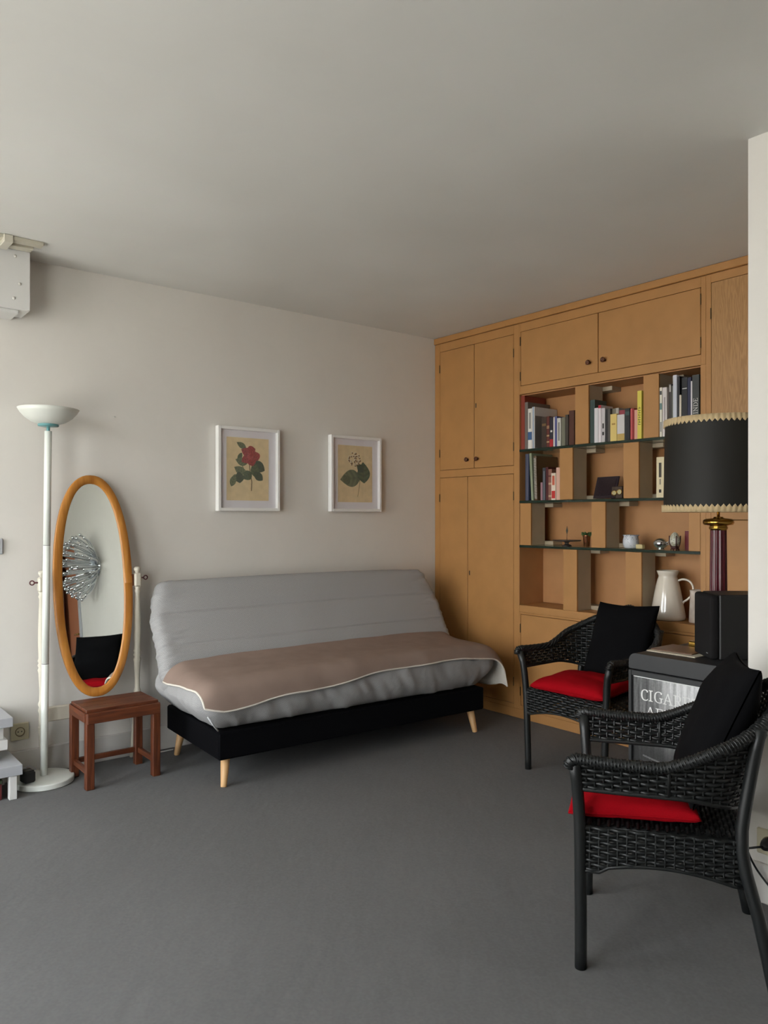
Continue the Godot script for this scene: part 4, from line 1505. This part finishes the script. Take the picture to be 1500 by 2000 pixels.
func books() -> void:
	var wh := rgb8(226, 222, 214)
	var dk := rgb8(40, 34, 32)
	var a := 1.673
	var g := "books on the top glass shelf"
	book(a, 0.783, 0.030, 0.333, 0.2, 0.012, 0, rgb8(138, 58, 42), "tall brick-red album at the cupboard end of the top shelf", g)
	book(a, 0.816, 0.024, 0.29, 0.21, 0.01, 0, rgb8(112, 104, 98), "tall dull grey album beside the brick-red album", g)
	book(a, 0.843, 0.031, 0.247, 0.19, 0.008, 0, wh, "white book with a blue band low on its spine", g, [[0.22, 0.42, 0.98, rgb8(62, 96, 140)], [0.5, 0.9, 0.5, rgb8(150, 148, 144)]])
	book(a, 0.877, 0.020, 0.254, 0.215, 0.006, 0, rgb8(210, 208, 206), "tall white large-format book beside the blue-banded book", g, [[0.0, 1.0, 0.3, rgb8(112, 138, 170)]])
	var cp := ns()
	box2(cp, Vector3(0.006, 0.004, 0.0197), Vector3(0.2, 0.2, 0.0203))
	obj("cover_picture", cp, mat(rgb8(124, 116, 110), 0.5), get_node("book_003"))
	book(a, 0.940, 0.037, 0.187, 0.15, 0.02, 0, rgb8(58, 44, 36), "thick dark brown book next to the large white book", g, [[0.7, 0.78, 0.8, rgb8(120, 96, 60)]])
	book(a, 0.978, 0.022, 0.187, 0.15, 0.02, 0, rgb8(92, 40, 32), "dark red book with a mottled spine among dark volumes", g, [[0.15, 0.2, 0.9, rgb8(180, 150, 110)], [0.35, 0.4, 0.9, rgb8(180, 150, 110)], [0.6, 0.7, 0.9, rgb8(160, 120, 90)]])
	book(a, 1.001, 0.027, 0.179, 0.15, 0.02, 0, rgb8(38, 36, 48), "near-black book with a red block at its foot", g, [[0.0, 0.26, 0.96, rgb8(176, 36, 42)], [0.5, 0.56, 0.5, wh]])
	book(a, 1.0295, 0.010, 0.178, 0.14, 0.02, 0, wh, "very thin white booklet beside a blue book", g)
	book(a, 1.040, 0.017, 0.181, 0.14, 0.02, 0, rgb8(88, 92, 142), "slim blue-violet paperback on the top shelf", g)
	book(a, 1.059, 0.027, 0.168, 0.14, 0.018, 0, rgb8(206, 204, 196), "white paperback with grey lettering beside the blue-violet paperback", g, [[0.2, 0.85, 0.4, rgb8(128, 126, 120)]])
	book(a, 1.088, 0.026, 0.17, 0.14, 0.024, 0, rgb8(118, 116, 100), "olive-grey paperback left of the thick chocolate book", g)
	book(a, 1.115, 0.021, 0.183, 0.14, 0.024, 0, rgb8(64, 58, 50), "dark grey-brown paperback touching the thick chocolate book", g)
	book(a, 1.137, 0.037, 0.205, 0.15, 0.03, 0, rgb8(82, 46, 34), "thick chocolate-brown book against the first upright block", g)
	book(a, 1.175, 0.018, 0.199, 0.15, 0.035, 0, rgb8(44, 26, 24), "thin blackish-brown book squeezed against the first upright block", g)
	# between the two blocks
	book(a, 1.300, 0.032, 0.246, 0.11, 0.012, 0, rgb8(56, 74, 70), "tall dark green album standing against the taupe side of a block", g)
	book(a, 1.334, 0.025, 0.196, 0.11, 0.004, 0, rgb8(218, 216, 218), "white paperback in front of the dark green album", g)
	book(a, 1.3605, 0.019, 0.209, 0.11, 0.004, 0, rgb8(222, 214, 216), "white book with a crimson head band", g, [[0.92, 1.0, 0.98, rgb8(168, 24, 48)]])
	book(a, 1.381, 0.024, 0.19, 0.14, 0.004, 0, rgb8(196, 190, 192), "pale grey book with a black floral mark on its spine", g, [[0.2, 0.3, 0.5, dk], [0.4, 0.55, 0.4, dk]])
	book(a, 1.406, 0.013, 0.18, 0.14, 0.006, 0, rgb8(34, 32, 34), "slim black paperback beside the floral-marked book", g)
	book(a, 1.420, 0.018, 0.184, 0.14, 0.006, 0, rgb8(78, 74, 72), "slim charcoal paperback next to the cream-yellow booklet", g)
	book(a, 1.4395, 0.022, 0.183, 0.14, 0.022, 0, rgb8(120, 114, 98), "olive-brown book behind the cream-yellow booklet", g)
	book(a, 1.462, 0.020, 0.184, 0.14, 0.022, 0, rgb8(166, 160, 150), "light grey book behind the cream-yellow booklet", g)
	book(a, 1.4395, 0.042, 0.15, 0.014, 0.004, 0, rgb8(222, 196, 116), "cream-yellow booklet standing in front of two books", g, [[0.6, 0.66, 0.5, rgb8(170, 130, 60)]])
	book(a, 1.4835, 0.047, 0.142, 0.016, 0.004, 0, rgb8(206, 202, 200), "white booklet with a mustard foot standing in front of a book", g, [[0.0, 0.26, 0.98, rgb8(190, 160, 90)]])
	book(a, 1.484, 0.046, 0.168, 0.13, 0.023, 0, rgb8(150, 62, 72), "rose-red book mostly hidden behind the mustard-footed booklet", g)
	book(a, 1.5315, 0.031, 0.172, 0.14, 0.006, 0, rgb8(30, 32, 34), "thick black book left of the red paperback", g, [[0.78, 0.9, 0.8, rgb8(62, 84, 80)]])
	book(a, 1.566, 0.013, 0.168, 0.14, 0.006, 0, rgb8(190, 82, 82), "thin coral paperback on the top shelf", g)
	book(a, 1.5795, 0.0105, 0.168, 0.14, 0.006, 0, rgb8(140, 26, 26), "thin deep red paperback on the top shelf", g)
	book(a, 1.5905, 0.0195, 0.158, 0.14, 0.006, 0, rgb8(214, 158, 140), "salmon-pink paperback beside the tall yellow book", g)
	var yb := book(a, 1.6115, 0.026, 0.257, 0.19, 0.002, 0, rgb8(216, 200, 84), "tall yellow book with black spine lettering", g)
	var rng := RandomNumberGenerator.new()
	rng.seed = 5
	for k in 8:   # unreadable capitals down the spine
		var st := ns()
		var y := 0.075 + k * 0.0125
		box2(st, Vector3(-0.0006, y, 0.006), Vector3(0, y + 0.0025, 0.020))
		if k % 2 == 0: box2(st, Vector3(-0.0006, y + 0.0025, 0.006), Vector3(0, y + 0.007, 0.0085))
		else: box2(st, Vector3(-0.0006, y + 0.0025, 0.0115), Vector3(0, y + 0.008, 0.014))
		obj("spine_letter", st, M.ink, yb)
	book(a, 1.597, 0.008, 0.235, 0.14, 0.155 - 0.1, 0.0, rgb8(150, 24, 44), "thin crimson book standing behind the salmon-pink paperback", g).position += Vector3(0.0, 0, 0.006)
	# right of the second block
	book(a, 1.744, 0.014, 0.258, 0.11, 0.002, 0, rgb8(222, 216, 200), "slim ivory book at the second upright block", g, [[0.85, 0.93, 0.7, rgb8(60, 60, 60)], [0.1, 0.3, 0.4, rgb8(120, 120, 120)], [0.55, 0.68, 0.8, rgb8(96, 130, 130)]])
	book(a, 1.7595, 0.025, 0.256, 0.11, 0.004, 0, rgb8(216, 208, 206), "white book beside the slim ivory book", g, [[0.3, 0.8, 0.3, rgb8(160, 150, 150)]])
	book(a, 1.786, 0.014, 0.272, 0.11, 0.02, 0, rgb8(70, 64, 62), "dark grey book with a pale head left of the silver album", g, [[0.85, 0.98, 0.6, rgb8(190, 186, 180)]])
	book(a, 1.801, 0.017, 0.262, 0.11, 0.02, 0, rgb8(96, 98, 90), "grey-green book left of the silver album", g)
	book(a, 1.819, 0.021, 0.312, 0.2, 0.004, 0, rgb8(196, 200, 210), "tall silver-white album behind the lampshade", g)
	book(a, 1.841, 0.012, 0.302, 0.2, 0.01, 0, rgb8(28, 28, 34), "tall thin black album next to the silver-white album", g)
	book(a, 1.8535, 0.0105, 0.206, 0.16, 0.006, 0, rgb8(216, 206, 190), "slim cream booklet among tall black albums", g)
	book(a, 1.8645, 0.031, 0.293, 0.2, 0.01, 0, rgb8(26, 28, 34), "thick black album with a white line near its head", g, [[0.8, 0.815, 0.8, rgb8(200, 200, 200)]])
	book(a, 1.896, 0.020, 0.29, 0.2, 0.01, 0, rgb8(28, 34, 66), "dark blue album between black albums", g)
	book(a, 1.917, 0.009, 0.268, 0.2, 0.004, 0, rgb8(206, 204, 206), "thin white album touching the lettered charcoal book", g)
	var li := book(a, 1.927, 0.037, 0.296, 0.21, 0.0, 0, rgb8(58, 62, 62), "charcoal book with white capitals L'INDE on the spine", g)
	var tm := TextMesh.new()
	var font := SystemFont.new()
	font.font_names = PackedStringArray(["Droid Serif"])
	tm.font = font
	tm.text = "L'INDE"
	tm.font_size = 48
	tm.pixel_size = 0.00068
	tm.depth = 0.0006
	var lt := inst("spine_title", tm, mat(rgb8(196, 196, 192), 0.6), li)
	lt.basis = Basis(Vector3.UP, -PI / 2) * Basis(Vector3.BACK, PI / 2)
	lt.position = Vector3(-0.0005, 0.125, 0.0185)
	# middle shelf
	a = 1.355
	g = "books on the middle glass shelf"
	book(a, 0.818, 0.030, 0.288, 0.2, 0.012, 0, rgb8(54, 60, 84), "tall navy ring binder at the cupboard end of the middle shelf", g, [[0.0, 1.0, 0.2, rgb8(110, 108, 120)]])
	book(a, 0.868, 0.018, 0.29, 0.2, 0.01, -0.06, rgb8(140, 148, 122), "sage green folder leaning on the navy binder", g, [], false)
	var nb := book(a, 0.893, 0.02, 0.272, 0.2, 0.012, -0.03, rgb8(96, 74, 48), "brown notebook with a white spiral binding on the middle shelf", g, [], false)
	var sp := ns(true)
	var coil := []
	for i in 300:
		coil.append(Vector3(0.0 + 0.006 * cos(i * 0.72), 0.01 + 0.252 * i / 299.0, 0.010 + 0.008 * sin(i * 0.72)))
	tube(sp, coil, 0.002, 5)
	obj("spiral", sp, M.white_plastic, nb)
	book(a, 0.923, 0.023, 0.109, 0.1, 0.03, 0, rgb8(160, 120, 128), "small dusty-pink book beside the spiral notebook", g)
	book(a, 0.947, 0.024, 0.196, 0.14, 0.02, 0, rgb8(52, 54, 62), "blue-black book left of the oxblood book", g, [[0.0, 0.9, 0.25, rgb8(130, 134, 142)]])
	book(a, 0.973, 0.018, 0.2, 0.14, 0.02, 0, rgb8(80, 24, 28), "oxblood red hardback on the middle shelf", g)
	book(a, 0.9915, 0.027, 0.186, 0.14, 0.02, 0, rgb8(136, 92, 78), "brown patterned book left of the white-and-red paperback", g, [[0.1, 0.16, 0.9, rgb8(190, 160, 130)], [0.5, 0.56, 0.9, rgb8(190, 160, 130)], [0.75, 0.8, 0.9, rgb8(90, 50, 40)]])
	book(a, 1.022, 0.032, 0.161, 0.13, 0.01, 0, rgb8(222, 208, 190), "white paperback with red blocks on its spine", g, [[0.06, 0.34, 0.8, rgb8(190, 40, 36)], [0.55, 0.9, 0.55, rgb8(196, 96, 70)]])
	book(a, 1.0555, 0.030, 0.192, 0.13, 0.014, 0, rgb8(214, 172, 152), "pale pink book against the upright block on the middle shelf", g)
	book(a, 1.725, 0.044, 0.212, 0.13, 0.002, 0, rgb8(222, 208, 172), "cream book with vertical black lettering beside the lampshade", g, [[0.12, 0.2, 0.3, dk], [0.5, 0.86, 0.34, rgb8(70, 64, 56)], [0.32, 0.46, 0.2, rgb8(150, 140, 120)]])

# ---------------------------------------------------------------- ornaments
func ornaments() -> void:
	var t: Node3D
	var st: SurfaceTool
	var a := 1.3555
	t = thing("dark_picture", "small dark framed picture propped up on the middle glass shelf", "picture", Vector3(0.035, a, 1.392), 0.0)
	t.rotation = Vector3(0, -PI / 2 - 0.1, 0)
	st = ns()
	bx(st, Vector3(0, 0.064, 0), Vector3(0.158, 0.128, 0.008), 0.002, Basis(Vector3.RIGHT, -0.3))
	obj("frame", st, mat(rgb8(34, 24, 34), 0.4), t)
	st = ns()
	bx(st, Vector3(0, 0.0655, 0.0045), Vector3(0.13, 0.1, 0.002), 0.0, Basis(Vector3.RIGHT, -0.3))
	obj("panel", st, textured(mat(rgb8(52, 36, 44), 0.3), noise_tex(95, 0.06, Color(0.3, 0.3, 0.4), Color(1, 0.9, 0.9), 128, 3), 9.0), t)
	st = ns()
	bx(st, Vector3(0, 0.05, -0.04), Vector3(0.03, 0.104, 0.004), 0.001, Basis(Vector3.RIGHT, 0.35))
	obj("easel_back", st, M.dark, t)
	t = thing("twin_dial_clock", "small dark ornament with two pale round dials beside the dark picture", "ornament", Vector3(0.012, a, 1.476))
	st = ns()
	box2(st, Vector3(0, 0, -0.034), Vector3(0.03, 0.068, 0.036), 0.004)
	obj("case", st, mat(rgb8(58, 40, 28), 0.4), t)
	for k in 2:
		st = ns(true)
		lathe(st, V2([0.0155, 0.0, 0.0165, 0.003, 0.014, 0.005, 0.013, 0.003]), 20, Vector3(0.0, 0.03 + 0.006 * k, -0.016 + 0.034 * k), Basis(Vector3.BACK, PI / 2))
		obj("bezel", st, M.brass, t)
		st = ns(true)
		lathe(st, V2([0.0135, 0.0, 0.0, 0.001]), 18, Vector3(-0.0012, 0.03 + 0.006 * k, -0.016 + 0.034 * k), Basis(Vector3.BACK, PI / 2))
		obj("dial", st, mat(rgb8(176, 166, 128), 0.3), t)
	a = 1.0805
	t = thing("feather_stand", "black shallow dish on a foot with a single upright feather", "ornament", Vector3(0.07, a, 1.09))
	st = ns(true)
	lathe(st, V2([0.0, 0.0, 0.03, 0.0, 0.026, 0.006, 0.012, 0.012, 0.012, 0.02, 0.02, 0.026, 0.08, 0.03, 0.086, 0.036, 0.084, 0.0365, 0.02, 0.031, 0.0, 0.03]), 36)
	obj("dish", st, mat(rgb8(58, 50, 46), 0.35), t)
	st = ns(true)
	tube(st, [Vector3(0, 0.03, 0), Vector3(0, 0.075, 0.001), Vector3(0.0, 0.118, 0.001)], 0.0012, 5)
	obj("wire", st, M.dark, t)
	st = ns(true)
	softbox(st, Vector3(0.0012, 0.02, 0.0075), 0.001, Vector3i(3, 10, 6), func(p: Vector3, _n: Vector3) -> Vector3: return Vector3(p.x, p.y + 0.092, p.z * (1.0 - pow(absf(p.y) / 0.021, 2.0)) + 0.001))
	obj("feather", st, mat(rgb8(66, 66, 54), 0.7), t)
	# copper pot with a small plant
	t = thing("copper_pot", "small copper pot holding a low green plant on the lowest glass shelf", "plant pot", Vector3(0.06, a, 1.241))
	st = ns(true)
	lathe(st, V2([0.0, 0.0, 0.016, 0.0, 0.0175, 0.003, 0.022, 0.064, 0.0235, 0.068, 0.0225, 0.068, 0.02, 0.062, 0.0, 0.058]), 24)
	obj("pot", st, M.copper, t)
	var rng := RandomNumberGenerator.new()
	rng.seed = 17
	st = ns()
	for k in 110:
		var ang := rng.randf() * TAU
		var rr := sqrt(rng.randf()) * 0.019
		var p := Vector3(cos(ang) * rr, 0.06, sin(ang) * rr)
		var d := (Vector3(cos(ang), 1.6, sin(ang)) * rng.randf_range(0.6, 1.2)).normalized()
		var s := d.cross(Vector3(rng.randf() - 0.5, 0.2, rng.randf() - 0.5)).normalized() * 0.0055
		var l := rng.randf_range(0.018, 0.034)
		var n2 := d.cross(s).normalized() * 0.0008
		tri(st, p - s, p + s, p + d * l * 0.6 + n2)
		tri(st, p - s * 1.3 + d * l * 0.5, p + s * 1.3 + d * l * 0.5, p + d * l)
	var pl := obj("foliage", st, M.leaf, t)
	pl.set_meta("kind", "stuff")
	# blue-and-white jar
	t = thing("porcelain_jar", "blue-and-white lobed porcelain jar on the lowest glass shelf", "jar", Vector3(0.07, a, 1.527))
	st = ns(true)
	lathe(st, V2([0.0, 0.0, 0.03, 0.0, 0.038, 0.006, 0.043, 0.022, 0.044, 0.042, 0.04, 0.06, 0.038, 0.066, 0.042, 0.072, 0.042, 0.0745, 0.038, 0.0745, 0.034, 0.066, 0.0, 0.064]), 30)
	var pj := mat(Color.WHITE, 0.15)
	obj("jar", st, textured(pj, jar_tex(), 11.0), t)
	st = ns(true)
	for k in 12:
		var an := TAU * k / 12
		lathe(st, V2([0.0, -0.003, 0.003, 0.0, 0.0, 0.003]), 6, Vector3(cos(an) * 0.0425, 0.0715, sin(an) * 0.0425))
	obj("rim_beads", st, mat(rgb8(120, 132, 150), 0.3), t)
	st = ns()
	bx(st, Vector3(0, 0.012, 0), Vector3(0.03, 0.024, 0.04), 0.003)
	var soap := obj("cream_block", st, mat(rgb8(206, 190, 140), 0.6))
	soap.position = Vector3(0.06, a, 1.592)
	tag(soap, "small cream block beside the porcelain jar", "box")
	# chrome ball on three feet
	t = thing("chrome_ball", "shiny chrome ball ornament on the lowest glass shelf", "ornament", Vector3(0.055, a, 1.718))
	st = ns(true)
	var pr := []
	for k in 19:
		var an := -PI / 2 + PI * k / 18.0
		pr.append(Vector2(maxf(0.0, 0.0375 * cos(an)), 0.033 + 0.029 * sin(an)))
	lathe(st, pr, 32)
	obj("ball", st, M.chrome, t)
	st = ns(true)
	lathe(st, V2([0.0, 0.0, 0.02, 0.0, 0.022, 0.004, 0.014, 0.008, 0.0, 0.008]), 24)
	obj("foot_ring", st, M.chrome, t)
	st = ns(true)
	tube(st, curve([Vector3(0, 0.036, 0.036), Vector3(0, 0.046, 0.05), Vector3(0, 0.036, 0.056), Vector3(0, 0.026, 0.037)], 12), 0.0025, 6)
	obj("ring_handle", st, M.chrome, t)
	# painted egg in a dark stand
	t = thing("painted_egg", "green-and-white painted egg in a dark red wooden stand", "ornament", Vector3(0.05, a, 1.802))
	st = ns(true)
	pr = []
	for k in 17:
		var an := -PI / 2 + PI * k / 16.0
		pr.append(Vector2(maxf(0.0, (0.0255 - 0.003 * sin(an)) * cos(an)), 0.055 + 0.038 * sin(an)))
	lathe(st, pr, 28)
	obj("egg", st, textured(mat(Color.WHITE, 0.3), egg_tex(), 14.0), t)
	st = ns(true)
	lathe(st, V2([0.0, 0.004, 0.016, 0.004, 0.02, 0.012, 0.018, 0.02, 0.0, 0.018]), 20)
	for k in 4:
		var an := TAU * (k + 0.5) / 4
		var d := Vector3(cos(an), 0, sin(an))
		tube(st, curve([d * 0.022, d * 0.017 + Vector3(0, 0.01, 0), d * 0.026 + Vector3(0, 0.035, 0), d * 0.028 + Vector3(0, 0.075, 0)], 8), 0.003, 6)
	obj("stand", st, mat(rgb8(62, 22, 22), 0.4), t)
	t = thing("book", "small maroon book standing behind the painted egg", "book", Vector3(0.105, a, 1.826))
	st = ns()
	box2(st, Vector3(0, 0, 0), Vector3(0.018, 0.1, 0.06), 0.001)
	obj("cover", st, mat(rgb8(110, 30, 40), 0.45), t)
	st = ns()
	box2(st, Vector3(0.002, 0.1, 0.002), Vector3(0.016, 0.1005, 0.057))
	obj("pages", st, M.pages, t)
	# jug and tankard on the ledge
	a = 0.7085
	t = thing("ceramic_jug", "tall cream glazed jug with a looped handle on the bookcase ledge", "jug", Vector3(0.095, a, 1.735))
	st = ns(true)
	lathe(st, V2([0.0, 0.0, 0.082, 0.0, 0.09, 0.006, 0.0915, 0.016, 0.0905, 0.024, 0.0755, 0.105, 0.0635, 0.17, 0.0535, 0.21, 0.048, 0.226, 0.0475, 0.232, 0.053, 0.246, 0.058, 0.258, 0.057, 0.2605, 0.054, 0.259, 0.044, 0.236, 0.043, 0.226, 0.049, 0.2, 0.062, 0.14, 0.075, 0.03, 0.0, 0.02]), 48)
	obj("body", st, M.ceramic, t)
	st = ns(true)
	tube(st, curve([Vector3(0, 0.205, 0.047), Vector3(0, 0.216, 0.075), Vector3(0, 0.208, 0.108), Vector3(0, 0.178, 0.127), Vector3(0, 0.14, 0.122), Vector3(0, 0.112, 0.1), Vector3(0, 0.098, 0.08), Vector3(0, 0.085, 0.074)], 26), 0.0075, 10, true, 0.8)
	var hd := obj("handle", st, M.ceramic, t)
	hd.rotation.y = 0.35
	t = thing("white_tankard", "white speckled tankard on the ledge behind the loudspeaker", "mug", Vector3(0.1, a, 1.902))
	st = ns(true)
	lathe(st, V2([0.0, 0.0, 0.043, 0.0, 0.044, 0.006, 0.038, 0.15, 0.041, 0.168, 0.039, 0.168, 0.034, 0.15, 0.038, 0.012, 0.0, 0.01]), 32)
	obj("body", st, textured(mat(rgb8(222, 212, 202), 0.25), noise_tex(97, 0.03, Color(0.8, 0.76, 0.74), Color(1, 1, 1), 128, 2), 3.0), t)
	st = ns(true)
	tube(st, curve([Vector3(0, 0.13, 0.038), Vector3(0, 0.135, 0.055), Vector3(0, 0.09, 0.062), Vector3(0, 0.045, 0.056), Vector3(0, 0.035, 0.04)], 16), 0.006, 8)
	obj("handle", st, M.ceramic, t)

func jar_tex() -> ImageTexture:
	var n := 128
	var im := Image.create(n, n, false, Image.FORMAT_RGBA8)
	im.fill(rgb8(204, 208, 214))
	var rng := RandomNumberGenerator.new()
	rng.seed = 3
	for k in 26:
		leafshape(im, rng.randf(), rng.randf(), rng.randf() * 6.28, rng.randf_range(0.05, 0.14), rng.randf_range(0.03, 0.06), rgb8(86, 98, 118))
	return ImageTexture.create_from_image(im)

func egg_tex() -> ImageTexture:
	var n := 128
	var im := Image.create(n, n, false, Image.FORMAT_RGBA8)
	im.fill(rgb8(206, 204, 190))
	var rng := RandomNumberGenerator.new()
	rng.seed = 4
	for k in 44:
		var c: Color = [rgb8(60, 84, 58), rgb8(96, 110, 76), rgb8(150, 140, 70), rgb8(40, 52, 42)][k % 4]
		leafshape(im, rng.randf(), rng.randf(), rng.randf() * 6.28, rng.randf_range(0.06, 0.16), rng.randf_range(0.04, 0.09), c)
	return ImageTexture.create_from_image(im)

# ---------------------------------------------------------------- what the mirror shows of the room behind the camera
func behind_camera() -> void:
	var t := thing("wall_lamp", "chrome wall lamp with a dome of curved stems, seen in the mirror", "wall lamp", Vector3(JUT_X, 1.575, 3.86))
	var st := ns(true)
	lathe(st, V2([0.0, 0.0, 0.1, 0.0, 0.1, 0.012, 0.06, 0.03, 0.045, 0.05, 0.0, 0.05]), 32, Vector3.ZERO, Basis(Vector3.BACK, PI / 2))
	obj("wall_plate", st, M.chrome, t)
	for r in 6:
		var ang := deg_to_rad(12.0 + 14.0 * r)
		var n := [5, 8, 11, 13, 14, 15][r] as int
		st = ns(true)
		var d := Vector3(-cos(ang), sin(ang), 0)
		var p0 := Vector3(-0.03, 0.02 + 0.006 * r, 0)
		var tip := p0 + d * 0.27 + Vector3(-0.04 - 0.012 * r, 0, 0)
		tube(st, curve([p0, p0 + Vector3(-0.02, sin(ang) * 0.11, 0), tip * 0.75 + Vector3(0.02, sin(ang) * 0.03, 0), tip], 9), 0.009, 6)
		lathe(st, V2([0.0, -0.018, 0.013, -0.012, 0.018, 0.0, 0.013, 0.012, 0.0, 0.018]), 8, tip)
		st.generate_normals()
		var mesh := st.commit()
		for k in n:
			var o := inst("stem", mesh, M.chrome, t)
			o.rotation.x = TAU * (k + 0.5 * (r % 2)) / n
	# doorway with frame, brown door and curtain
	st = ns()
	for z in [DOORWAY[0] - 0.03, DOORWAY[1] + 0.03]:
		box2(st, Vector3(JUT_X - 0.015, 0, z - 0.03), Vector3(JUT_X - 0.0005, DOORWAY[3] + 0.06, z + 0.03), 0.003)
	box2(st, Vector3(JUT_X - 0.015, DOORWAY[3], DOORWAY[0] + 0.0005), Vector3(JUT_X - 0.0005, DOORWAY[3] + 0.06, DOORWAY[1] - 0.0005), 0.003)
	struct("trim_3", st, M.grey_paint)
	st = ns()
	box2(st, Vector3(JUT_X + 0.03, 0.005, DOORWAY[0] + 0.002), Vector3(JUT_X + 0.07, DOORWAY[3] - 0.003, DOORWAY[1] - 0.002), 0.003)
	var door := struct("door_1", st, M.door_brown)
	st = ns(true)
	tube(st, curve([Vector3(JUT_X + 0.03, 0.98, 4.6), Vector3(JUT_X - 0.01, 0.98, 4.6), Vector3(JUT_X - 0.012, 0.98, 4.62), Vector3(JUT_X - 0.012, 0.98, 4.7)], 12), 0.008, 8)
	obj("door_handle", st, M.brass, door)
	st = ns(true)
	var rows := []
	for i in 41:
		var z := 4.95 + 0.4 * i / 40.0
		rows.append(Vector3(JUT_X - 0.05 + 0.025 * sin(i * 1.1), 0, z))
	for i in 40:
		var p: Vector3 = rows[i]
		var q: Vector3 = rows[i + 1]
		quad(st, p + Vector3(0, 0.02, 0), q + Vector3(0, 0.02, 0), q + Vector3(0, 2.0, 0), p + Vector3(0, 2.0, 0))
		var e := Vector3(0.004, 0, 0)
		quad(st, q + e + Vector3(0, 0.02, 0), p + e + Vector3(0, 0.02, 0), p + e + Vector3(0, 2.0, 0), q + e + Vector3(0, 2.0, 0))
	var cu := obj("door_curtain", st, M.curtain)
	tag(cu, "beige curtain hanging in folds over the brown door, seen in the mirror", "curtain")
